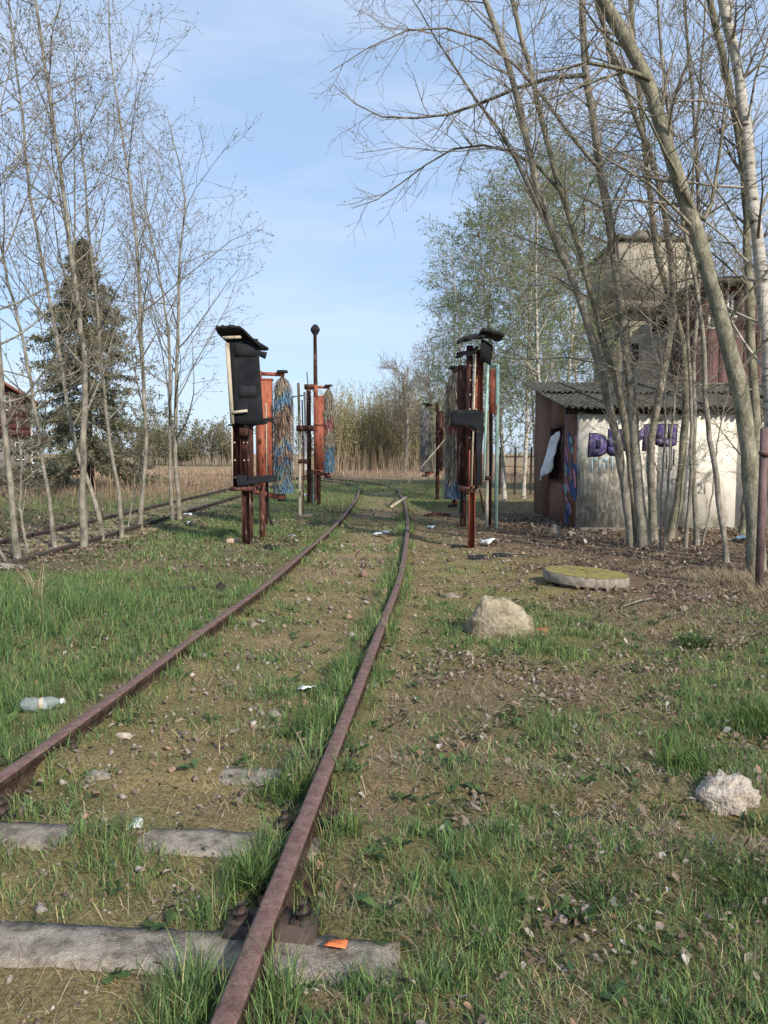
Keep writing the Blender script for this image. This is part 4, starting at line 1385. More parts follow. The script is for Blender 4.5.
# corrugated roof in sheets
nsh = 6
wsh = (SX1 - SX0 + 0.8) / nsh
for k in range(nsh):
    for row in range(2):
        r = np.random.default_rng(700 + k * 2 + row)
        nu, nv = 44, 6
        U, V = np.meshgrid(np.linspace(0, 1, nu), np.linspace(0, 1, nv))
        U, V = U.ravel(), V.ravel()
        xx = SX0 - 0.38 + (k + U * 1.03) * wsh
        y0_, y1_ = (SY - 0.30, SY + 2.45) if row == 0 else (SY + 2.3, SY + SD + 0.25)
        yy_ = y0_ + (y1_ - y0_) * V + r.normal(0, 0.06) + (V < 1e-6) * r.normal(0, 0.025, len(V))
        zz = WH + 0.10 + (BH - WH) * (yy_ - SY) / SD + 0.026 * np.sin(xx * 2 * math.pi / 0.13) + 0.016 * (k % 2) + (0.035 if row else 0.0) - 0.05 * U * (k == 4) * (row == 0) - 0.05 * np.sin(U * 3.1) * r.random()
        S = np.c_[xx, yy_, zz]
        ix = np.arange(len(S)).reshape(nv, nu)
        q = np.stack([ix[:-1, :-1], ix[:-1, 1:], ix[1:, 1:], ix[1:, :-1]], -1).reshape(-1, 4)
        T = S - np.array([0, 0, 0.008])
        obj('roof_sheet', MB().add(np.vstack([S, T]), np.vstack([q, q[:, ::-1] + len(S)])), M_asb, shed)
for k in range(7):
    xk = SX0 + 0.02 + k * 0.83
    obj('rafter', MB().bar((xk, SY - 0.24, zl(SY - 0.24) + 0.0), (xk, SY + SD, zl(SY + SD) + 0.0), 0.06, 0.09), M_dark, shed)
obj('fascia', MB().box((SX0 - 0.3, SY - 0.045, WH - 0.10), (SX1 + 0.1, SY - 0.004, WH + 0.035)), M_dark, shed)


def letter_poly(name):
    return {'D': [[(0, 0), (.42, .02), (.62, .14), (.70, .34), (.68, .62), (.55, .88), (.32, 1), (0, 1.0)]],
            'U': [[(0, .12), (.2, 0), (.5, 0), (.72, .1), (.72, .32), (0, .34)], [(0, .34), (.30, .34), (.30, 1), (0, 1)], [(.44, .33), (.72, .32), (.72, 1), (.44, 1)]],
            'M': [[(0, 0), (.24, 0), (.24, 1), (0, 1)], [(.24, .55), (.46, .25), (.46, .62), (.24, .98)], [(.46, .25), (.68, .55), (.68, .98), (.46, .62)], [(.68, 0), (.92, 0), (.92, 1), (.68, 1)]]}[name]


def paint(name, polys, x0, z0, sx, sz, mat, yoff, shear=0.0, grow=0.0):
    mb = MB()
    for k, poly in enumerate(polys):
        P = np.array(poly, float) * (sx, sz)
        cen = P.mean(0)
        d = P - cen
        P = P + np.sign(d) * grow
        P = np.c_[P[:, 0] + x0 + shear * P[:, 1], P[:, 1] + z0]
        mb.prism(P[::1], SY - yoff - 0.0004 * k, SY - 0.0005)
    return obj(name, mb, mat, shed)


wpx = lambda a, b: pw(a, b, SY)
for (ch, xa, xb, yt, yb) in (('D', 588.5, 607, 434, 456), ('U', 607.5, 620, 430, 455), ('M', 622, 651, 425, 450), ('U', 656, 676, 425, 446)):
    A, B = wpx(xa, yb), wpx(xb, yt)
    wdt = {'D': 0.70, 'U': 0.72, 'M': 0.92}[ch]
    sx, sz = (B[0] - A[0]) / wdt, B[2] - A[2]
    paint('graffiti_outline', letter_poly(ch), A[0], A[2], sx, sz, M_outl, 0.003, 0.04, 0.022)
    paint('graffiti_letter', letter_poly(ch), A[0], A[2], sx, sz, M_purple, 0.006, 0.04, -0.004)
    if ch == 'D':
        paint('graffiti_outline', [[(.24, .3), (.42, .34), (.46, .55), (.40, .72), (.24, .74)]], A[0], A[2], sx, sz, M_outl, 0.009, 0.04)
# drips and the small pale-blue letters below, black scribbles
r = np.random.default_rng(31)
for k in range(12):
    a = r.uniform(590, 675)
    if 622 < a < 640:
        continue
    A = wpx(a, r.uniform(446, 456))
    hgt = r.uniform(0.15, 0.5)
    obj('paint_drip', MB().box((A[0], SY - 0.0042, A[2] - hgt), (A[0] + r.uniform(0.012, 0.03), SY - 0.0005, A[2])), M_outl if k % 3 else M_cyan, shed)
for (a0, a1, b0, b1) in ((591, 593, 458, 472), (593, 597, 458, 461), (599, 600.5, 460, 470), (603, 608, 457, 462), (603, 604.5, 462, 473), (607, 608.2, 462, 468), (611, 613, 457, 470)):
    A, B = wpx(a0, b1), wpx(a1, b0)
    paint('graffiti_letter', [[(0, 0), (.7, 0), (1, .4), (.9, 1), (.1, 1)]], A[0], A[2], B[0] - A[0], B[2] - A[2], M_cyan, 0.0075)
for (a0, b0, a1, b1) in ((698, 486, 701, 484), (701, 484, 701.5, 488), (701.5, 488, 698, 493), (698, 493, 702, 493), (704.5, 485, 704.5, 494), (672, 480, 676, 478), (676, 478, 676.5, 484), (676.5, 484, 672, 484), (672, 484, 672, 480), (655, 462, 658, 474), (656, 416, 661, 421)):
    A, B = wpx(a0, b0), wpx(a1, b1)
    obj('scribble', MB().bar((A[0], SY - 0.003, A[2]), (B[0], SY - 0.003, B[2]), 0.006, 0.02, up=(0, 0, 1)) if abs(A[2] - B[2]) < abs(A[0] - B[0]) else MB().bar((A[0], SY - 0.003, A[2]), (B[0], SY - 0.003, B[2]), 0.02, 0.006, up=(0, 1, 0)), M_greyink, shed)
# spray paint on the end wall next to the corner
for k in range(34):
    y0_ = SY + r.uniform(0.17, 1.15)
    z0_ = r.uniform(0.1, 2.0)
    w_, h_ = r.uniform(0.12, 0.4), r.uniform(0.15, 0.55)
    th = np.linspace(0, 2 * math.pi, 9)[:-1]
    rad = r.uniform(0.6, 1.15, 8)
    V = [(SX0 - 0.003 - 0.0006 * k, min(SY + 1.3, max(SY + 0.01, y0_ + w_ / 2 * rad[j] * math.cos(th[j]) + 0.1 * math.sin(th[j]))), z0_ + h_ / 2 * rad[j] * math.sin(th[j])) for j in range(8)]
    obj('spray_patch', MB().add(V, None, [(0, j + 1, j) for j in range(1, 7)]), [M_navy, M_pink, M_teal, M_navy, M_pink, M_navy][k % 6], shed)

# plastic sheet hanging from the window bars
A = [np.array([SX0 - 0.10, SY + 2.9, 1.02]), np.array([SX0 - 0.14, SY + 1.95, 1.18]), np.array([SX0 - 0.06, SY + 1.5, 2.12]), np.array([SX0 - 0.10, SY + 2.4, 1.95])]
tag(obj('plastic_sheet', sheet([A[0] + np.array([-0.1, 0.1, -0.15]), A[1], A[2], A[3]], 7, 9, 0.006, 0.06, 0.02, 21), M_white), 'torn white plastic sheet hanging from the barred shed window', 'plastic sheet')

# ------------------------------------------------------------------ pale tower and red-brown building behind the trees
M_tower = mat_noise('tower_render', [(0.24, 0.205, 0.15), (0.40, 0.35, 0.265), (0.50, 0.445, 0.35)], 1.2, (1, 1, 0.6), bump=0.4, bscale=14, fine=0.4)
M_redb = mat_noise('redbrown_boards', [(0.065, 0.034, 0.032), (0.115, 0.056, 0.052), (0.165, 0.095, 0.086)], 2.0, (9, 9, 0.4), bump=0.4, fine=0.4)
Y = 30.0
tw = thing('tower', 'pale rendered square tower with a cornice rising behind the bare trees', 'tower', (X(655), Y, 0))
xa, xb = X(612), X(700)
obj('wall', MB().box((xa + 0.3, Y, -0.1), (xb - 0.2, Y + 4.0, Z(312))), M_tower, tw)
obj('upper_wall', MB().box((xa, Y - 0.25, Z(303)), (xb, Y + 4.3, Z(243))), M_tower, tw)
obj('cornice', MB().box((xa - 0.15, Y - 0.45, Z(311.9)), (xb + 0.15, Y + 4.5, Z(303.1))), M_conc, tw)
obj('roof', MB().box((xa - 0.08, Y - 0.33, Z(242.9)), (xb + 0.08, Y + 4.4, Z(238))), M_asb, tw)
obj('roof_vent', MB().box((X(640), Y + 1.0, Z(236.9)), (X(660), Y + 2.2, Z(222))), M_conc, tw)
for (a0, a1, b0, b1) in ((650, 663, 315, 330), (625, 634, 345, 362)):
    w = obj('window', MB().box((X(a0), Y - 0.02, Z(b1)), (X(a1), Y - 0.006, Z(b0))), M_glass, tw)
    f = MB()
    f.box((X(a0) - 0.06, Y - 0.05, Z(b1) - 0.06), (X(a0), Y - 0.001, Z(b0) + 0.06))
    f.box((X(a1), Y - 0.05, Z(b1) - 0.06), (X(a1) + 0.06, Y - 0.001, Z(b0) + 0.06))
    f.box((X(a0), Y - 0.05, Z(b0)), (X(a1), Y - 0.001, Z(b0) + 0.06))
    f.box((X(a0), Y - 0.07, Z(b1) - 0.06), (X(a1), Y - 0.001, Z(b1)))
    obj('frame', f, M_dark, w)

Y = 27.0
rb = thing('signal_building', 'red-brown boarded building with broken windows at the right behind the shed', 'building', (X(735), Y, 0))
xa, xb = X(700), X(800)
wz = [(704, 716, 315, 329), (722, 733, 292, 318), (752, 762, 300, 322)]
b = MB()
b.box((xa, Y, -0.1), (xb, Y + 5, Z(330.1)))
cur = xa
for (a0, a1, b0, b1) in wz:
    b.box((cur + 0.001, Y, Z(330)), (X(a0), Y + 5, Z(288)))
    cur = X(a1)
b.box((cur, Y, Z(330)), (xb, Y + 5, Z(288)))
for (a0, a1, b0, b1) in wz:
    b.box((X(a0) + 0.001, Y + 0.001, Z(330)), (X(a1) - 0.001, Y + 4.9, Z(b1)))
    b.box((X(a0) + 0.001, Y + 0.001, Z(b0)), (X(a1) - 0.001, Y + 4.9, Z(288)))
    b.box((X(a0) + 0.001, Y + 0.5, Z(b1)), (X(a1) - 0.001, Y + 4.9, Z(b0)))
obj('wall', b, M_redb, rb)
for (a0, a1, b0, b1) in wz:
    w = obj('window', MB().box((X(a0) + 0.002, Y + 0.10, Z(b1) + 0.002), (X(a1) - 0.002, Y + 0.12, Z(b0) - 0.002)), M_glass, rb)
    f = MB()
    f.box((X(a0) + 0.002, Y + 0.02, Z(b1) + 0.002), (X(a1) - 0.002, Y + 0.09, Z(b1) + 0.09))
    f.box((X(a0) + 0.002, Y + 0.02, Z(b1) + 0.09), (X(a0) + 0.08, Y + 0.09, Z(b0) - 0.01))
    f.box((X((a0 + a1) / 2) - 0.03, Y + 0.02, Z(b1) + 0.09), (X((a0 + a1) / 2) + 0.03, Y + 0.09, Z(b0) - 0.01))
    obj('frame', f, M_frame, w)
rf = MB()
rf.bar((xa - 0.35, Y + 0.6, Z(284)), (xb + 0.3, Y + 0.6, Z(284)), 2.4, 0.16)
rf.bar((xa - 0.35, Y + 3.6, Z(283)), (xb + 0.3, Y + 3.6, Z(283)), 3.2, 0.20)
obj('roof', rf, M_asb, rb)
for k in range(9):
    xk = xa + 0.15 + k * 0.42
    obj('board', MB().box((xk, Y - 0.035, 0.1), (xk + 0.36, Y - 0.002, Z(331 + (k % 3)))), M_redb, rb)

# ------------------------------------------------------------------ house at the left
Y = 50.0
M_tile = mat_noise('roof_tiles', [(0.17, 0.07, 0.055), (0.27, 0.115, 0.085)], 1.5, (1, 1, 8), bump=0.5, bscale=9)
M_maroon = mat_noise('maroon_boards', [(0.055, 0.018, 0.02), (0.10, 0.032, 0.035)], 1.5, (1, 1, 9), bump=0.5)
M_greyw = mat_noise('grey_render', [(0.15, 0.14, 0.13), (0.22, 0.205, 0.19)], 1.0, bump=0.3)
hs = thing('house', 'house with red tiled roof and maroon boarded upper floor at left edge', 'house', (X(31.5), Y, 0))
xb = X(31.5)
xa = xb - 9.0
obj('lower_wall', MB().box((xa, Y + 0.25, -0.1), (xb - 0.1, Y + 8, Z(437.5))), M_greyw, hs)
up = MB()
zu0, zu1 = Z(437), Z(400)
zr = Z(355)
xm = (xa + xb) / 2
up.add([(xa, Y, zu0), (xb, Y, zu0), (xb, Y, zu1), (xm, Y, zr), (xa, Y, zu1), (xa, Y + 8.2, zu0), (xb, Y + 8.2, zu0), (xb, Y + 8.2, zu1), (xm, Y + 8.2, zr), (xa, Y + 8.2, zu1)],
       [(0, 1, 2, 4), (5, 9, 7, 6), (1, 6, 7, 2), (0, 4, 9, 5), (0, 5, 6, 1)], [(2, 3, 4), (7, 9, 8)])
obj('upper_wall', up, M_maroon, hs)
for k in range(6):
    zk = zu0 + 0.1 + k * 0.40
    obj('board', MB().box((xa + 0.02, Y - 0.04, zk), (xb - 0.02, Y - 0.003, zk + 0.35)), M_maroon, hs)
roof = MB()
for (e, s_) in ((xb + 0.5, 1), (xa - 0.5, -1)):
    ze = zu1 - 0.32
    v = [(xm, Y - 0.6, zr + 0.05), (e, Y - 0.6, ze), (e, Y + 8.8, ze), (xm, Y + 8.8, zr + 0.05)]
    v2 = [(a, b_, c_ + 0.18) for a, b_, c_ in v]
    roof.add(v + v2, [(0, 1, 2, 3), (4, 7, 6, 5), (0, 4, 5, 1), (1, 5, 6, 2), (2, 6, 7, 3), (3, 7, 4, 0)])
obj('roof', roof, M_tile, hs)
for (a0, a1, b0, b1) in ((17.5, 25, 443.5, 459), (3.5, 13.5, 397.5, 410)):
    yo = Y + 0.25 if b0 > 430 else Y - 0.045
    w = obj('window', MB().box((X(a0), yo - 0.06, Z(b1)), (X(a1), yo - 0.012, Z(b0))), M_glass, hs)
    f = MB()
    for (c0, c1, e0, e1) in ((a0 - 0.8, a0, b0 - 1, b1 + 1), (a1, a1 + 0.8, b0 - 1, b1 + 1)):
        f.box((X(c0), yo - 0.11, Z(e1)), (X(c1), yo - 0.002, Z(e0)))
    f.box((X(a0) + 0.001, yo - 0.11, Z(b0)), (X(a1) - 0.001, yo - 0.002, Z(b0 - 1)))
    f.box((X(a0) + 0.001, yo - 0.14, Z(b1 + 1.2)), (X(a1) - 0.001, yo - 0.002, Z(b1)))
    f.box((X((a0 + a1) / 2 + 0.5), yo - 0.10, Z(b1) + 0.001), (X((a0 + a1) / 2 + 1.4), yo - 0.061, Z(b0) - 0.001))
    obj('frame', f, M_frame, w)
obj('downpipe', MB().tube([(xb + 0.05, Y + 0.1, 0), (xb + 0.05, Y + 0.1, zu0), (xb + 0.1, Y - 0.1, zu1)], 0.07, 6), M_frame, hs)

hs.rotation_euler = (0, 0, 0.43)

Y = 46.5
M_cont = mat_noise('green_container', [(0.16, 0.20, 0.15), (0.28, 0.33, 0.25), (0.36, 0.40, 0.32)], 2, bump=0.2)
ct = thing('container', 'faded green garden container with grey lid beside the house', 'container', (X(47), Y, 0))
obj('body', MB().box((X(33.5), Y, -0.05), (X(61), Y + 1.6, Z(461.5))), M_cont, ct)
obj('lid', MB().box((X(33), Y - 0.06, Z(461.4)), (X(61.5), Y + 1.7, Z(458.5))), M_asb, ct)
for k in range(4):
    xk = X(36 + k * 7)
    obj('rib', MB().box((xk, Y - 0.04, 0.02), (xk + 0.08, Y - 0.002, Z(462))), M_cont, ct)

# ------------------------------------------------------------------ thicket at the end of the track, far woods, reeds
def shrub_mass(mb, lv, r, cx, cy, w, d, hfun, nst, leafn, cols, lsize, tip=0.008):
    x0 = cx + r.uniform(-w / 2, w / 2, nst)
    y0 = cy + r.uniform(-d / 2, d / 2, nst)
    H = hfun(x0) * r.uniform(0.6, 1.05, nst)
    K = 6
    s = np.linspace(0, 1, K)[None]
    az = r.random(nst) * 2 * math.pi
    sp = H * r.uniform(0.05, 0.3, nst)
    P = np.stack([x0[:, None] + (sp * np.cos(az))[:, None] * s ** 1.5, y0[:, None] + (sp * np.sin(az))[:, None] * s ** 1.5, H[:, None] * s], -1)
    R = (0.03 * (1 - s) + tip * s) * np.ones((nst, 1))
    mb.tubes(P, R, 3)
    B, Q = spawn(r, P, R, 7, 0.15, 1.0, 0.45, 1.5, 4, 0.1, 0.1, 0.5, tip * 0.8, shorten=0.4)
    mb.tubes(B, Q, 3)
    if leafn:
        leaves(r, lv, B, leafn, lsize, cols, 0.12)


r = np.random.default_rng(900)
tb, tl = MB(), MB()
YB = 66.0
Xc = lambda px: float(pw(px, 453, YB)[0])
prof_px = [325, 340, 352, 365, 380, 400, 420, 445, 470]
prof_z = [float(pw(384, q, YB)[2]) for q in (398, 395, 400, 402, 392, 380, 388, 400, 405)]
hf = lambda xx: np.interp(xx, [Xc(q) for q in prof_px], prof_z) * (0.72 + 0.42 * np.abs(np.sin(xx * 0.9 + 0.7 * np.sin(xx * 0.37))))
shrub_mass(tb, tl, r, Xc(398), YB + 2, Xc(470) - Xc(326), 7, hf, 760, 9, [(0.36, 0.36, 0.15), (0.40, 0.39, 0.18), (0.31, 0.33, 0.13), (0.38, 0.32, 0.19)], 0.14, 0.010)
M_withy = mat_noise('willow_shoots', [(0.22, 0.175, 0.115), (0.32, 0.265, 0.17)], 1, bump=0)
tag(obj('thicket', tb, M_withy), 'dense yellow-green willow thicket closing the view at the end of track', 'thicket', kind='stuff')
tag(obj('thicket_leaves', tl, M_foliage, bpy.data.objects['thicket']), kind='stuff')
tb, tl = MB(), MB()
hf2 = lambda xx: np.full_like(xx, 4.5) + 1.2 * np.sin(xx * 0.35)
shrub_mass(tb, tl, r, -36, 104, 78, 9, lambda xx: hf2(xx) + 1.6 + 1.5 * np.sin(xx * 0.21 + 1), 340, 8, [(0.15, 0.16, 0.085), (0.18, 0.17, 0.10), (0.13, 0.15, 0.07)], 0.30, 0.02)
shrub_mass(tb, tl, r, 70, 90, 110, 10, lambda xx: hf2(xx) + 3.0, 170, 7, [(0.15, 0.16, 0.085), (0.16, 0.17, 0.09)], 0.30, 0.02)
tag(obj('far_wood', tb, M_twigp), 'low olive line of distant trees beyond the dry field', 'woods', kind='stuff')
tag(obj('far_wood_leaves', tl, M_foliage, bpy.data.objects['far_wood']), kind='stuff')

# olive trees between the saplings and the left stand, far across the field
for k, (px, Yb, w, h, lab) in enumerate([(212, 95, 52, 5.8, 'rounded olive-green shrub tree far across the dry field left of the panel'), (160, 100, 46, 5.2, 'farther low olive shrub tree seen behind the left saplings')]):
    x0 = float(pw(px, 453, Yb)[0])
    t = thing('shrub_tree', lab, 'tree', (x0, Yb, 0), 'shrub trees across the field')
    tb, tl = MB(), MB()
    ww = w * Yb / F
    shrub_mass(tb, tl, r, x0, Yb, ww, 4, lambda xx: h * np.sqrt(np.clip(1.02 - ((xx - x0) / (ww / 2)) ** 2, 0.1, 1)), 90, 9, [(0.16, 0.165, 0.085), (0.19, 0.18, 0.10)], 0.26, 0.016)
    obj('branches', tb, M_twigp, t)
    obj('leaves', tl, M_foliage, t)

# ------------------------------------------------------------------ wire fence at the right
Y = 30.0
t = thing('wire_fence', 'sagging wire fence with dark posts between the right stand and birches', 'fence', (X(520), Y, 0))
for a in (500, 515, 531, 546):
    obj('post', MB().tube([(X(a), Y, -0.1), (X(a) + 0.02, Y, Z(447))], 0.045, 6), M_dark, t)
obj('wire', MB().bar((X(498), Y, Z(457)), (X(548), Y, Z(456.5)), 0.03, 0.05), M_dark, t)
for (q, w_) in ((466, 0.012), (474, 0.012)):
    obj('wire', MB().tube([(X(500), Y, Z(q)), (X(523), Y, Z(q + 1.2)), (X(546), Y, Z(q))], w_, 4), M_dark, t)

# ------------------------------------------------------------------ stones, litter and other small things
def rock(r, c_, sx, sy, sz, rough=0.22, n1=10, n2=14, lump=0.0, skew=0.0):
    """uneven boulder sunk a little in the soil"""
    th = np.linspace(0.02, math.pi * 0.66, n1)
    ph = np.linspace(0, 2 * math.pi, n2 + 1)[:-1]
    T, Pp = np.meshgrid(th, ph, indexing='ij')
    dx, dy, dz = np.sin(T) * np.cos(Pp), np.sin(T) * np.sin(Pp), np.cos(T)
    f = 1 + rough * (fbm(dx * 2 + 7.3 * c_[0] + dz, dy * 2 + dz * 1.7 + 3.1 * c_[1], 0.9, 5) - 0.5) * 2
    f = f + lump * r.normal(size=f.shape)
    # flat facets
    for _ in range(5):
        nrm_ = unit(r.normal(size=3))
        dd_ = dx * nrm_[0] + dy * nrm_[1] + dz * nrm_[2]
        f = np.where(dd_ * f > 0.82, 0.82 / np.maximum(dd_, 1e-3), f)
    V = np.stack([c_[0] + sx * dx * f * (1 + skew * np.maximum(0, dx)) - skew * 0.35 * sx * np.maximum(0, dz), c_[1] + sy * dy * f, c_[2] + sz * dz * f], -1)
    ix = np.arange(n1 * n2).reshape(n1, n2)
    nx2 = np.roll(ix, -1, 1)
    q = np.stack([ix[:-1], ix[1:], nx2[1:], nx2[:-1]], -1).reshape(-1, 4)
    tri = [(ix[0, 0], ix[0, j], ix[0, j + 1]) for j in range(1, n2 - 1)]
    return MB().add(V.reshape(-1, 3), q, tri)


r = np.random.default_rng(41)
g = gp(499, 640)
tag(obj('boulder', rock(r, (g[0], g[1] + 0.22, 0.02), 0.27, 0.24, 0.31, 0.30, 22, 30, 0.012, skew=0.34), M_stone), 'big pale boulder right of the track, in front of the round slab', 'boulder')
g = gp(729, 808)
tag(obj('rubble_lump', rock(r, (g[0], g[1] + 0.05, 0.02), 0.125, 0.12, 0.135, 0.55, 16, 20, 0.035), M_rubble), 'crumbly pale lump of rubble in the grass at the right edge', 'rubble')
g = gp(772, 788)
tag(obj('stone', rock(r, (g[0], g[1], 0.0), 0.06, 0.05, 0.05), M_rubble), 'small pale stone half out of frame beside the rubble lump', 'stone')
g = gp(122, 741)
tag(obj('stone', rock(r, (g[0], g[1] + 0.03, 0.0), 0.052, 0.045, 0.045, 0.35, 8, 10, 0.04), M_rubble), 'pinkish stone by the left rail', 'stone')
g = gp(540, 634)
tag(obj('brick_fragment', rock(r, (g[0], g[1], 0.0), 0.10, 0.07, 0.07, 0.3, 6, 8, 0.05), M_brick), 'broken red brick piece at the foot of the big boulder', 'brick')
g = gp(233, 545)
b = MB().box((g[0] - 0.12, g[1], 0.0), (g[0] + 0.10, g[1] + 0.1, 0.11), 0.15)
tag(obj('pale_brick', b, M_brickp), 'pale pink brick lying left of the left stand leg', 'brick')
for (a, bb, w_, lab) in ((97, 779, 0.09, 'flat grey stone flush with the soil near the left rail'), (300, 770, 0.0, ''), (395, 856, 0.11, 'flat grey stone just right of the right rail'), (452, 596, 0.10, 'small flat slab left of the boulder'), (275, 716, 0.05, 'small bluish grey stone in the track bed'), (700, 570, 0.0, ''), (555, 533, 0.13, 'pale rock at the corner of the shed wall'), (347, 577, 0.0, '')):
    if w_:
        g = gp(a, bb)
        tag(obj('flat_stone', rock(r, (g[0], g[1], -0.015), w_, w_ * 0.8, 0.055 if bb > 560 else 0.2, 0.25, 7, 11, 0.02), M_conc), lab, 'stone')
for k, (a, bb) in enumerate(((572, 536), (588, 537), (604, 534))):
    g = gp(a, bb)
    tag(obj('rock', rock(r, (g[0], g[1] + 0.05, -0.02), 0.11 - 0.02 * k, 0.10, 0.11 - 0.025 * k, 0.35, 7, 11, 0.05), M_conc), ['yellowish rock against the shed plinth near its corner', 'middle rock along the foot of the white shed wall', 'rock at the shed wall nearest the tree clump'][k], 'rock', 'rocks along the foot of the shed')

# round mossy concrete cover
g0, g1 = gp(543, 575), gp(628, 575)
cx, cy, rd = float(pw(586, 580, 9.42)[0]), 9.42, 0.515
t = thing('concrete_cover', 'round mossy concrete manhole cover raised on stones near the shed', 'manhole cover', (cx, cy, 0))
th = np.linspace(0, 2 * math.pi, 41)[:-1]
jit = 1 + 0.02 * r.normal(size=40)
V, q = [], []
prof_ = [(1.0, 0.035), (1.01, 0.05), (1.0, 0.135), (0.975, 0.15), (0.5, 0.158), (0.02, 0.16)]
for (pr, pz) in prof_:
    tilt = 0.03
    for j in range(40):
        V.append((cx + rd * pr * jit[j] * math.cos(th[j]), cy + rd * pr * jit[j] * math.sin(th[j]), pz - tilt * pr * math.cos(th[j]) + 0.006 * r.normal() * (pr < 0.9)))
for k in range(len(prof_) - 1):
    for j in range(40):
        q.append((k * 40 + j, k * 40 + (j + 1) % 40, (k + 1) * 40 + (j + 1) % 40, (k + 1) * 40 + j))
V.append((cx, cy, 0.03))
tri = [(len(V) - 1, (j + 1) % 40, j) for j in range(40)]
dsk = MB().add(V, q, tri)
obj('slab', MB().add(V[:160] + [V[-1]], [a for a in q if max(a) < 160], [(160, (j + 1) % 40, j) for j in range(40)]), M_conc, t)
obj('moss_top', MB().add(np.array(V[120:240]) + (0, 0, 0.004), [tuple(np.array(a) - 120) for a in q if min(a) >= 120]), M_moss, t)
for k in range(4):
    an = k * 1.6 + 0.5
    obj('support_stone', rock(r, (cx + rd * 0.6 * math.cos(an), cy + rd * 0.6 * math.sin(an), -0.02), 0.12, 0.1, 0.085), M_conc, t)

# plastic bottle
g = gp(40, 717)
t = thing('plastic_bottle', 'crumpled clear plastic bottle lying in the grass left of the rail', 'bottle', (g[0], g[1], 0.03))
mg = bpy.data.materials.new('clear_plastic')
mg.use_nodes = True
pb = mg.node_tree.nodes['Principled BSDF']
pb.inputs['Base Color'].default_value = (0.80, 0.88, 0.93, 1)
pb.inputs['Roughness'].default_value = 0.18
pb.inputs['Transmission Weight'].default_value = 0.85
pb.inputs['IOR'].default_value = 1.15
L_ = 0.235
ax = unit(np.array([1.0, 0.18, 0.04]))
s = np.linspace(0, 1, 16)
rad = np.array([0.012, 0.030, 0.038, 0.040, 0.036, 0.039, 0.040, 0.034, 0.038, 0.040, 0.037, 0.040, 0.034, 0.024, 0.015, 0.014])
P = np.array([g + np.array([-L_ / 2, 0, 0.075]) + ax * L_ * k for k in s])
P[:, 2] += 0.004 * np.sin(s * 9)
bt = MB().tubes(P[None], rad[None] * (1 + 0.06 * r.normal(size=(1, 16))), 12, cap=True)
obj('body', bt, mg, t, True)
obj('cap', MB().tube([P[-1], P[-1] + ax * 0.022], 0.017, 10), M_white, t)
obj('label_scrap', MB().tubes(P[None, 7:10], rad[None, 7:10] * 1.05, 12), mat_noise('label_paper', [(0.35, 0.25, 0.12), (0.62, 0.60, 0.52)], 14, bump=0), t)

# paper and plastic scraps
def scrap(name, label, cat, a, bb, w, d, rz, mat, seed, lift=0.03, bump=0.012, group=None):
    r_ = np.random.default_rng(seed)
    g_ = gp(a, bb)
    c1, s1 = math.cos(rz), math.sin(rz)
    Pc = []
    for (i, j) in ((-1, -1), (1, -1), (1, 1), (-1, 1)):
        dx, dy = i * w / 2 * r_.uniform(0.8, 1.1), j * d / 2 * r_.uniform(0.8, 1.1)
        Pc.append((g_[0] + dx * c1 - dy * s1, g_[1] + dx * s1 + dy * c1, lift + r_.uniform(0, 0.025)))
    return tag(obj(name, sheet(Pc, 6, 5, 0.003, bump, bump * 0.3, seed), mat), label, cat, group)


scrap('paper_scrap', 'pale greenish slip of paper standing in the track bed beside a sleeper', 'paper', 134, 836, 0.065, 0.09, 0.15, M_paper, 1, 0.035)
scrap('paper_scrap', 'white pointed paper scrap in the track bed near the right rail', 'paper', 307, 695, 0.11, 0.10, 0.5, M_white, 2, 0.035)
scrap('paper_scrap', 'left one of two white papers far along the track bed', 'paper', 378, 537, 0.22, 0.3, 0.2, M_white, 3, 0.04, 0.02)
scrap('paper_scrap', 'right one of two white papers far along the track bed', 'paper', 388, 535, 0.24, 0.3, 0.6, M_white, 4, 0.04, 0.02)
scrap('plastic_bag', 'crumpled white bag on the ground by the right stand leg', 'bag', 490, 546, 0.24, 0.4, 0.3, M_white, 5, 0.06, 0.05)
scrap('plastic_bag', 'left one of two white bags below the farther left brush', 'bag', 306, 501, 0.30, 0.5, 0.1, M_white, 6, 0.12, 0.08)
scrap('plastic_bag', 'right one of two white bags below the farther left brush', 'bag', 313, 501, 0.24, 0.5, -0.2, M_white, 7, 0.12, 0.08)
M_bluebag = mat_noise('pale_blue_plastic', [(0.36, 0.45, 0.52), (0.55, 0.62, 0.66)], 10, bump=0.2, rough=0.4)
scrap('plastic_scrap', 'pale blue plastic scrap left of the right stand', 'plastic', 431, 530, 0.12, 0.3, 0.4, M_bluebag, 8, 0.05, 0.03)
scrap('plastic_scrap', 'pale blue crumpled plastic near the foot of the twin saplings', 'plastic', 190, 527, 0.14, 0.3, 0.4, M_bluebag, 9, 0.07, 0.04)
scrap('plastic_scrap', 'white plastic scrap by the twin saplings', 'plastic', 188, 517, 0.18, 0.3, 0.1, M_white, 10, 0.05, 0.03)
scrap('plastic_scrap', 'grey plastic film in the grass between left stand and rail', 'plastic', 292, 539, 0.16, 0.25, 0.1, M_bluebag, 11, 0.04, 0.02)
scrap('plastic_scrap', 'blue plastic scrap below the right brush', 'plastic', 458, 502, 0.20, 0.4, 0.1, mat_noise('blue_plastic', [(0.04, 0.20, 0.42), (0.10, 0.34, 0.6)], 8, bump=0.2), 12, 0.10, 0.06)
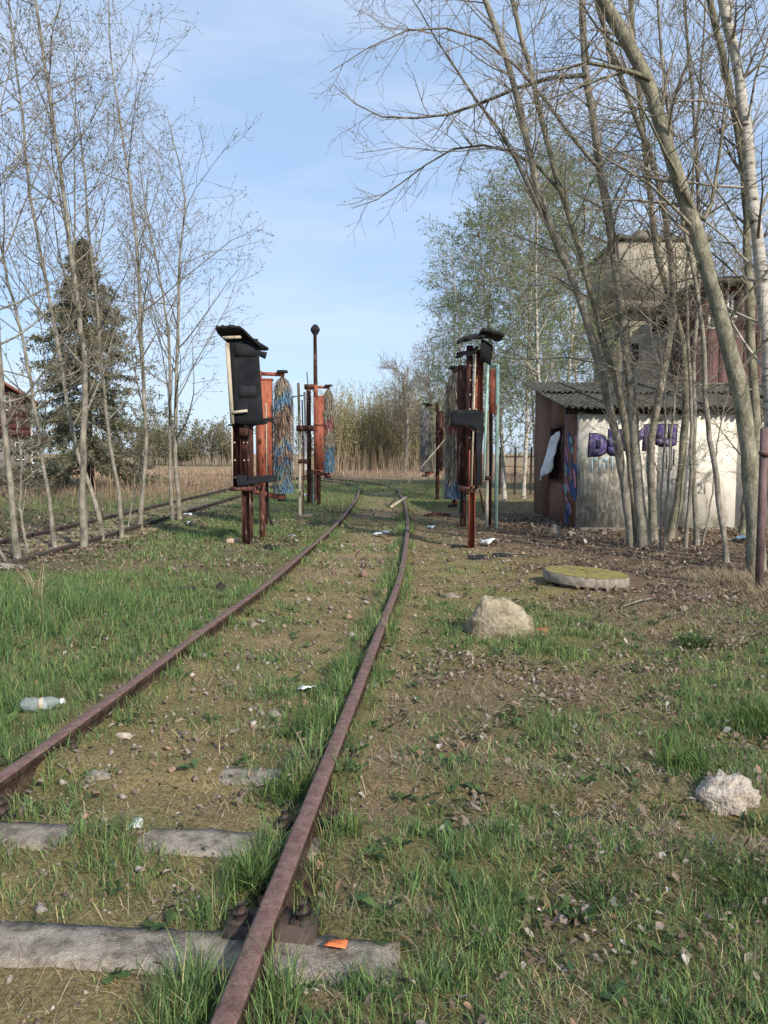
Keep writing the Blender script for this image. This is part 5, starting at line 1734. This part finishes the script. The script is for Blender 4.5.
scrap('plastic_scrap', 'blue plastic scrap at the foot of the white wall near big trunk', 'plastic', 746, 543, 0.34, 0.3, 0.5, mat_noise('faded_blue_plastic', [(0.10, 0.20, 0.30), (0.22, 0.33, 0.42)], 8, bump=0.2), 13, 0.05, 0.05)
scrap('orange_tape', 'scrap of orange tape on the end of the nearest sleeper', 'tape', 336, 958, 0.068, 0.05, -0.15, M_orange, 14, 0.034, 0.004)
# dark debris
def debris(name, label, cat, a, bb, w, d, h, rz, mat, seed):
    r_ = np.random.default_rng(seed)
    g_ = gp(a, bb)
    return tag(obj(name, rock(r_, (g_[0], g_[1], 0.0), w, d, h, 0.35, 7, 12, 0.08), mat), label, cat)


debris('charred_log', 'charred black log in the grass right of the left stand', 'log', 270, 551, 0.19, 0.08, 0.10, 0, M_blacktar, 20)
debris('dirt_clod', 'brown clod of earth beside the left rail', 'clod', 221, 590, 0.085, 0.07, 0.09, 0, M_dark, 21)
debris('tar_lump', 'black rubber lump left of the right stand leg', 'rubber', 459, 548, 0.16, 0.08, 0.07, 0, M_blacktar, 22)
debris('tar_lump', 'black rubber lump right of the right stand leg, nearest the boulder', 'rubber', 502, 557, 0.16, 0.1, 0.06, 0, M_blacktar, 23)
debris('tar_lump', 'dark flattened lump directly below the right stand leg', 'rubber', 478, 559, 0.2, 0.08, 0.06, 0, M_blacktar, 24)
debris('plate', 'rusty flat plate lying left of the right brush', 'metal plate', 436, 516, 0.34, 0.2, 0.10, 0, M_rust, 25)
b = MB()
p0, p1 = gp(160, 594), gp(192, 596)
b.bar((p0[0], p0[1], 0.04), (p1[0], p1[1] + 0.1, 0.05), 0.10, 0.07)
tag(obj('burnt_board', b, M_blacktar), 'black burnt board lying in the grass left of the rail', 'board')
p0, p1 = gp(-20, 573), gp(27, 572)
tag(obj('fallen_branch', MB().tube([(p0[0], p0[1], 0.06), ((p0[0] + p1[0]) / 2, p0[1] + 0.05, 0.08), (p1[0], p1[1], 0.05)], [0.06, 0.055, 0.04], 8), M_bark), 'pale fallen log at the left edge below the saplings', 'log')
for k, (a, bb, c2, d2, lab) in enumerate(((95, 628, 102, 632, ''), (455, 590, 470, 600, ''), (505, 555, 540, 560, 'thin stick on the litter between right stand and round slab'), (620, 610, 660, 600, 'stick in the dry grass right of the round slab'))):
    if lab:
        p0, p1 = gp(a, bb), gp(c2, d2)
        tag(obj('stick', MB().tube([(p0[0], p0[1], 0.03), ((p0[0] + p1[0]) / 2, (p0[1] + p1[1]) / 2, 0.05), (p1[0], p1[1], 0.03)], [0.012, 0.011, 0.006], 5), M_bark), lab, 'stick')

# ------------------------------------------------------------------ grass, straw, moss and leaf litter
for o_ in (0,):
    g_ = gp(586, 578)
    EXC.append((cx, cy, rd))


def keep(x, y):
    u = track_u(x, y)
    rh = rail_half(y)
    k = (np.abs(np.abs(u) - rh) > 0.045) | (y > 34)
    for (ex, ey, er) in EXC:
        k &= (x - ex) ** 2 + (y - ey) ** 2 > er * er
    k &= ~((x > SX0) & (x < SX1) & (y > SY) & (y < SY + SD))
    # bare faces of the two nearest sleepers
    for kk, (ys, x0, x1) in enumerate(((2.41, -2.0, 0.12), (3.09, -2.0, -1.30), (3.09, -1.02, -0.52), (3.77, -0.86, -0.46), (3.77, -1.5, -1.32))):
        k &= ~((np.abs(y - ys - (x - np.interp(ys, yc, xcen)) * math.tan(tdir)) < 0.095 - 0.02 * kk) & (x > x0) & (x < x1))
    return k


def blades(mb, r, x, y, L, W, lean, col, z=None, droop=0.6):
    n = len(x)
    z = ground_h(x, y) - 0.01 if z is None else z
    az = r.random(n) * 2 * math.pi
    dirx, diry = np.cos(az), np.sin(az)
    s1, s2 = np.sin(lean), np.cos(lean)
    l2 = lean + droop * r.uniform(0.2, 1.2, n)
    a1, a2 = np.sin(l2), np.cos(l2)
    base = np.stack([x, y, z], -1)
    h = np.stack([dirx, diry, 0 * x], -1)
    upv = np.array([0, 0, 1.0])
    mid = base + (h * s1[:, None] + upv * s2[:, None]) * (L * 0.55)[:, None]
    tip = mid + (h * a1[:, None] + upv * a2[:, None]) * (L * 0.45)[:, None]
    tip[:, 2] = np.maximum(tip[:, 2], z + 0.012)
    waz = az + math.pi / 2 + r.normal(0, 0.6, n)
    sd = np.stack([np.cos(waz), np.sin(waz), 0 * x], -1) * (W / 2)[:, None]
    V = np.stack([base - sd * 0.8, base + sd * 0.8, mid + sd, mid - sd, tip], 1)
    o = np.arange(n)[:, None] * 5
    mb.add(V.reshape(-1, 3), o + np.array([[0, 1, 2, 3]]), o + np.array([[3, 2, 4]]), col=np.repeat(col, 5, 0))


def scatter(r, y0, y1, dens, marg=1.8, xr=None):
    xm_ = 0.56 * y1 + marg
    n = int(dens * 2 * xm_ * (y1 - y0))
    x = r.uniform(-xm_, xm_, n)
    y = r.uniform(y0, y1, n)
    k = np.abs(x) < 0.56 * y + marg
    return x[k], y[k]


def pick(cols, w, n, r, j=0.25):
    cols = np.asarray(cols)
    c_ = cols[r.choice(len(cols), n, p=np.asarray(w) / np.sum(w))]
    return c_ * (1 + j * r.normal(size=(n, 1))).clip(0.45, 1.6)


GC = [(0.118, 0.205, 0.070), (0.145, 0.245, 0.080), (0.185, 0.275, 0.090), (0.082, 0.160, 0.066), (0.32, 0.295, 0.145)]
GW = [3, 3, 2, 2, 1]
SC = [(0.42, 0.34, 0.21), (0.34, 0.265, 0.165), (0.50, 0.42, 0.28), (0.26, 0.19, 0.12)]
SW = [3, 3, 2, 2]
LC = [(0.19, 0.145, 0.11), (0.22, 0.175, 0.135), (0.26, 0.22, 0.18), (0.13, 0.095, 0.07), (0.32, 0.29, 0.255), (0.20, 0.13, 0.08)]
LW = [4, 3, 1.6, 4, 0.7, 2]

r = np.random.default_rng(77)
gb, sb, mb_, lb = MB(), MB(), MB(), MB()
for (y0, y1, dg, w, ls) in ((1.4, 3.2, 11000, 0.0032, 1.0), (3.2, 5.5, 7000, 0.004, 1.0), (5.5, 10, 3300, 0.0055, 1.05), (10, 19, 1000, 0.010, 1.05), (19, 30, 300, 0.016, 0.8), (30, 46, 110, 0.026, 0.85)):
    x, y = scatter(r, y0, y1, dg)
    zz = zones(x, y)
    clump = fbm(x, y, 0.16, 71, 2)
    p = zz['g'] * np.clip(0.15 + 2.6 * (clump - 0.36), 0.05, 1)
    k = (r.random(len(x)) < p) & keep(x, y)
    x, y, cl = x[k], y[k], clump[k]
    gg, zl_, zu = zz['g'][k], zz['left'][k], zz['u'][k]
    lush = zl_ * smooth(3.6, 5.0, y) * (1 - smooth(7.6, 9.0, y)) * smooth(1.5, 2.3, -zu)
    railside = zz['bed'][k] * smooth(0.40, 0.62, zu)
    L = (0.035 + 0.075 * gg + 0.05 * (cl - 0.4)) * (1 + 1.0 * lush + 0.5 * railside) * r.uniform(0.5, 1.5, len(x)) * ls
    L = np.clip(L * (1 - 0.18 * zz['right'][k]), 0.02, 0.4)
    lean = np.abs(r.normal(0.35, 0.28, len(x)))
    col = pick(GC, GW, len(x), r)
    # greener where damp and lush, yellower in the open
    dry = np.clip(0.5 + 1.2 * (zz['n3'][k] - 0.5) - 0.4 * lush, 0, 1)[:, None]
    col = col * (1 - dry * 0.35) + col * np.array([1.35, 1.02, 0.95]) * dry * 0.35
    blades(gb, r, x, y, L, np.full(len(x), w) * r.uniform(0.7, 1.3, len(x)), lean, col)
    # straw
    x, y = scatter(r, y0, y1, dg * 0.95)
    zz = zones(x, y)
    cl = fbm(x, y, 0.25, 91, 2)
    p = zz['s'] * np.clip(0.2 + 2.2 * (cl - 0.4), 0.03, 1)
    k = (r.random(len(x)) < p) & keep(x, y)
    x, y = x[k], y[k]
    tall = smooth(3.4, 4.6, x) * smooth(6.8, 7.6, y) * (1 - smooth(9.6, 10.6, y))
    L = r.uniform(0.04, 0.14, len(x)) * ls * (1 + 1.6 * tall)
    lean = np.clip(r.normal(1.22, 0.25, len(x)) - 0.7 * tall * r.random(len(x)), 0.1, 1.5)
    blades(sb, r, x, y, L, np.full(len(x), w * 0.85), lean, pick(SC, SW, len(x), r), droop=0.4)
    # moss: very short dense shoots
    if y1 <= 10:
        x, y = scatter(r, y0, y1, dg * 0.9)
        zz = zones(x, y)
        k = (r.random(len(x)) < zz['ms'] * 0.75) & keep(x, y)
        x, y = x[k], y[k]
        blades(mb_, r, x, y, r.uniform(0.012, 0.03, len(x)), np.full(len(x), w * 1.3), np.abs(r.normal(0.5, 0.4, len(x))),
               pick([(0.23, 0.20, 0.075), (0.17, 0.175, 0.06), (0.27, 0.205, 0.105), (0.14, 0.15, 0.05)], [3, 3, 2, 2], len(x), r))
tag(obj('grass', gb, M_leaf), 'fresh green spring grass growing in tufts over the ground', 'grass', kind='stuff')
tag(obj('dry_grass', sb, M_leaf), 'flattened straw-coloured dead grass among the green tufts', 'dry grass', kind='stuff')
tag(obj('moss', mb_, M_leaf), 'short yellow-brown moss carpet in the track bed', 'moss', kind='stuff')

# tall dry grass band and reeds before the thicket and across the left field
tb = MB()
n = 42000
x = r.uniform(-50, 42, n)
y = r.uniform(38, 64, n)
k = (np.abs(x) < 0.6 * y + 3) & (r.random(n) < (0.12 + 0.88 * smooth(44, 54, y)))
x, y = x[k], y[k]
blades(tb, r, x, y, r.uniform(0.18, 0.6, len(x)) * (0.5 + fbm(x, y, 5.0, 12)), r.uniform(0.014, 0.03, len(x)), np.abs(r.normal(0.2, 0.2, len(x))),
       pick([(0.40, 0.28, 0.20), (0.46, 0.35, 0.25), (0.34, 0.22, 0.155)], [3, 2, 2], len(x), r))
n = 42000
x = r.uniform(-30, -6.8, n)
y = r.uniform(18, 46, n)
k = (r.random(n) < smooth(22, 34, y) * 0.9 + 0.1) & (x > -0.6 * y - 3)
x, y = x[k], y[k]
blades(tb, r, x, y, r.uniform(0.12, 0.5, len(x)), r.uniform(0.008, 0.02, len(x)), np.abs(r.normal(0.25, 0.2, len(x))),
       pick([(0.34, 0.23, 0.165), (0.40, 0.30, 0.21), (0.28, 0.18, 0.125), (0.26, 0.24, 0.12)], [3, 2, 2, 1], len(x), r))
tag(obj('tall_dry_grass', tb, M_leaf), 'pinkish tall dry grass standing across the far field', 'dry grass', kind='stuff')
n = 1000
x = np.r_[r.uniform(-9, -3.0, n // 2) * 1.0, r.uniform(-7, 6, n // 2)]
y = np.r_[r.uniform(24, 40, n // 2), r.uniform(57, 63, n // 2)]
x[:n // 2] = x[:n // 2] * y[:n // 2] / 22
y[90:n // 2] += 900 * 0 + r.uniform(34, 36, n // 2 - 90)
H = np.r_[r.uniform(0.5, 1.3, n // 2), r.uniform(0.6, 2.6, n // 2) * (0.6 + 0.8 * fbm(x[n // 2:], y[n // 2:], 3.0, 3))]
tb = MB()
blades(tb, r, x, y, H, r.uniform(0.012, 0.026, n), np.abs(r.normal(0.08, 0.1, n)), pick([(0.42, 0.31, 0.21), (0.34, 0.24, 0.17)], [1, 1], n, r), droop=0.15)
tag(obj('reed_stalks', tb, M_leaf), 'upright brown reed stalks before the thicket and in the left field', 'reeds', kind='stuff')

# dead leaves
for (y0, y1, d, sz) in ((1.4, 4, 1100, 0.0155), (4, 8, 800, 0.018), (8, 13, 480, 0.023), (13, 22, 220, 0.032)):
    x, y = scatter(r, y0, y1, d)
    zz = zones(x, y)
    cl = fbm(x, y, 0.35, 131, 2)
    k = (r.random(len(x)) < (0.06 + zz['lf']) * np.clip(0.25 + 2.2 * (cl - 0.42), 0.05, 1.2)) & keep(x, y)
    x, y = x[k], y[k]
    n = len(x)
    az = r.random(n) * 2 * math.pi
    s_ = sz * r.uniform(0.55, 1.35, n)
    a = np.stack([np.cos(az), np.sin(az), r.normal(0, 0.5, n)], -1) * s_[:, None]
    b_ = np.stack([-np.sin(az), np.cos(az), r.normal(0, 0.3, n)], -1) * (s_ * r.uniform(0.5, 0.85, n))[:, None]
    cu = np.stack([0 * x, 0 * x, s_ * r.uniform(0.05, 0.8, n)], -1)
    c0 = np.stack([x, y, ground_h(x, y) + r.uniform(0.008, 0.045, n)], -1)
    V = np.stack([c0 - a, c0 - 0.25 * a + b_ * 0.9 + cu, c0 + 0.6 * a + b_ * 0.6 + cu * 0.8, c0 + a + cu * 0.3, c0 + 0.5 * a - b_ * 0.7 + cu, c0 - 0.35 * a - b_ * 0.85 + cu], 1)
    o = np.arange(n)[:, None] * 6
    lb.add(V.reshape(-1, 3), np.vstack([o + np.array([[0, 1, 2, 3]]), o + np.array([[0, 3, 4, 5]])]), col=np.repeat(pick(LC, LW, n, r, 0.2), 6, 0))
tag(obj('leaf_litter', lb, M_litter), 'grey-brown dead leaves scattered over the soil', 'dead leaves', kind='stuff')

tv = MB()
for (y0, y1, d, w_) in ((1.4, 4, 2600, 0.004), (4, 9, 1100, 0.006)):
    x, y = scatter(r, y0, y1, d)
    k = keep(x, y) & (r.random(len(x)) < np.clip(fbm(x, y, 0.3, 151, 2) * 1.6 - 0.25, 0.05, 1))
    x, y = x[k], y[k]
    n = len(x)
    blades(tv, r, x, y, r.uniform(0.015, 0.06, n), np.full(n, w_), r.uniform(1.2, 1.55, n), pick([(0.14, 0.10, 0.07), (0.20, 0.15, 0.105), (0.30, 0.25, 0.19), (0.10, 0.075, 0.055)], [3, 3, 2, 2], n, r), droop=0.3)
tag(obj('thatch', tv, M_litter), 'brown broken stalks and thatch matted over the soil', 'thatch', kind='stuff')

# leafy rosettes and coarse tufts that stand out singly
def tuft(label, cat, a, bb, n, L, w, cols, seed, spread=0.05, group=None, lean=0.5):
    r_ = np.random.default_rng(seed)
    g_ = gp(a, bb)
    x = g_[0] + r_.normal(0, spread, n)
    y = g_[1] + r_.normal(0, spread, n)
    m_ = MB()
    blades(m_, r_, x, y, L * r_.uniform(0.5, 1.2, n), np.full(n, w), np.abs(r_.normal(lean, 0.3, n)), pick(cols, [1] * len(cols), n, r_, 0.2), droop=0.9)
    return tag(obj('grass_tuft', m_, M_leaf), label, cat, group)


DG = [(0.05, 0.09, 0.03), (0.07, 0.12, 0.035), (0.09, 0.14, 0.04)]
FG = [(0.10, 0.17, 0.04), (0.13, 0.20, 0.05), (0.08, 0.14, 0.035)]
GT = 'grass tufts that stand out'
tuft('lush grass tuft against the inner side of the right rail, nearest the camera', 'grass tuft', 255, 890, 260, 0.17, 0.004, DG + FG, 1, 0.06, GT)
tuft('grass tuft beside the right rail below the white paper scrap', 'grass tuft', 318, 735, 320, 0.17, 0.005, DG + FG, 2, 0.08, GT)
tuft('grass tuft beside the right rail just above the white paper scrap', 'grass tuft', 345, 675, 260, 0.17, 0.006, DG + FG, 3, 0.08, GT)
tuft('grass tuft beside the right rail between two sleepers', 'grass tuft', 285, 800, 240, 0.15, 0.0045, DG + FG, 4, 0.06, GT)
tuft('dark green leafy plant in the dry grass below the round slab', 'plant', 695, 648, 120, 0.22, 0.012, DG + FG, 5, 0.07, GT, 0.7)
tuft('dark spreading tuft in the lower right foreground', 'grass tuft', 600, 905, 160, 0.10, 0.006, DG, 6, 0.05, GT, 0.8)
tuft('tall bright grass tuft left of the rubble lump', 'grass tuft', 690, 770, 240, 0.20, 0.005, FG, 7, 0.08, GT)
tuft('tall bright grass tuft at the right edge behind the rubble lump', 'grass tuft', 762, 730, 260, 0.22, 0.006, FG, 8, 0.09, GT)
tuft('broad grass tuft at the right edge in front of the rubble lump', 'grass tuft', 745, 900, 360, 0.16, 0.004, FG + DG, 9, 0.10, GT)
tuft('pale bent dry stalk clump in the left grass', 'dry grass', 38, 612, 22, 0.55, 0.012, SC, 10, 0.03, GT, 0.12)
tuft('small upright tuft just right of the right rail', 'grass tuft', 352, 850, 70, 0.14, 0.004, FG, 11, 0.03, GT)
tuft('low bright tuft in the trampled grass right of the rail', 'grass tuft', 432, 818, 90, 0.08, 0.005, FG, 12, 0.05, GT, 0.8)

# pebbles and crumbs of ballast
pv = MB()
for (y0, y1, d, sz) in ((1.4, 3.5, 520, 0.008), (3.5, 7, 300, 0.011), (7, 14, 110, 0.018)):
    x, y = scatter(r, y0, y1, d)
    zz = zones(x, y)
    k = (r.random(len(x)) < 0.06 + 0.7 * zz['bed'] * np.clip(2.2 * zz['n2'] - 0.5, 0, 1) + 0.05 * zz['right'] * (1 - zz['g'])) & keep(x, y)
    x, y = x[k], y[k]
    n = len(x)
    sc = sz * r.lognormal(0, 0.45, n)
    D = np.array([(1, 0, 0), (0, 1, 0), (-1, 0, 0), (0, -1, 0), (0, 0, 0.8), (0, 0, -0.8)], float)
    V = np.stack([x, y, ground_h(x, y) + 0.3 * sc], -1)[:, None] + D[None] * sc[:, None, None] * r.uniform(0.6, 1.3, (n, 6, 1)) + r.normal(0, 0.15, (n, 6, 3)) * sc[:, None, None]
    T = np.array([(0, 1, 4), (1, 2, 4), (2, 3, 4), (3, 0, 4), (1, 0, 5), (2, 1, 5), (3, 2, 5), (0, 3, 5)])
    pv.add(V.reshape(-1, 3), None, (np.arange(n)[:, None, None] * 6 + T[None]).reshape(-1, 3),
           col=np.repeat(pick([(0.26, 0.21, 0.17), (0.20, 0.155, 0.12), (0.34, 0.30, 0.26), (0.15, 0.11, 0.09), (0.30, 0.19, 0.14)], [3, 3, 1.5, 2, 1], n, r, 0.2), 6, 0))
tag(obj('gravel', pv, M_litter), 'brown pebbles and ballast crumbs strewn over the track bed', 'gravel', kind='stuff')

# broad-leaved weeds between the grass
wv = MB()
for (y0, y1, d) in ((1.4, 4, 26), (4, 9, 14)):
    x, y = scatter(r, y0, y1, d)
    zz = zones(x, y)
    k = (r.random(len(x)) < 0.12 + zz['g']) & keep(x, y)
    x, y = x[k], y[k]
    for m_ in range(7):
        n = len(x)
        az = r.random(n) * 2 * math.pi
        L = r.uniform(0.03, 0.075, n)
        hx = np.stack([np.cos(az), np.sin(az), r.uniform(0.1, 0.9, n)], -1) * L[:, None]
        sd = np.stack([-np.sin(az), np.cos(az), 0 * az], -1) * (L * r.uniform(0.16, 0.34, n))[:, None]
        b0 = np.stack([x, y, ground_h(x, y) + 0.01], -1) + r.normal(0, 0.012, (n, 3)) * (1, 1, 0)
        V = np.stack([b0, b0 + hx * 0.6 + sd, b0 + hx * np.array([1, 1, 0.7]), b0 + hx * 0.6 - sd], 1)
        o = np.arange(n)[:, None] * 4
        wv.add(V.reshape(-1, 3), o + np.array([[0, 1, 2, 3]]), col=np.repeat(pick([(0.075, 0.13, 0.045), (0.10, 0.16, 0.05), (0.06, 0.105, 0.045)], [1, 1, 1], n, r, 0.2), 4, 0))
tag(obj('weeds', wv, M_leaf), 'small broad-leaved weeds scattered among the grass', 'weeds', kind='stuff')
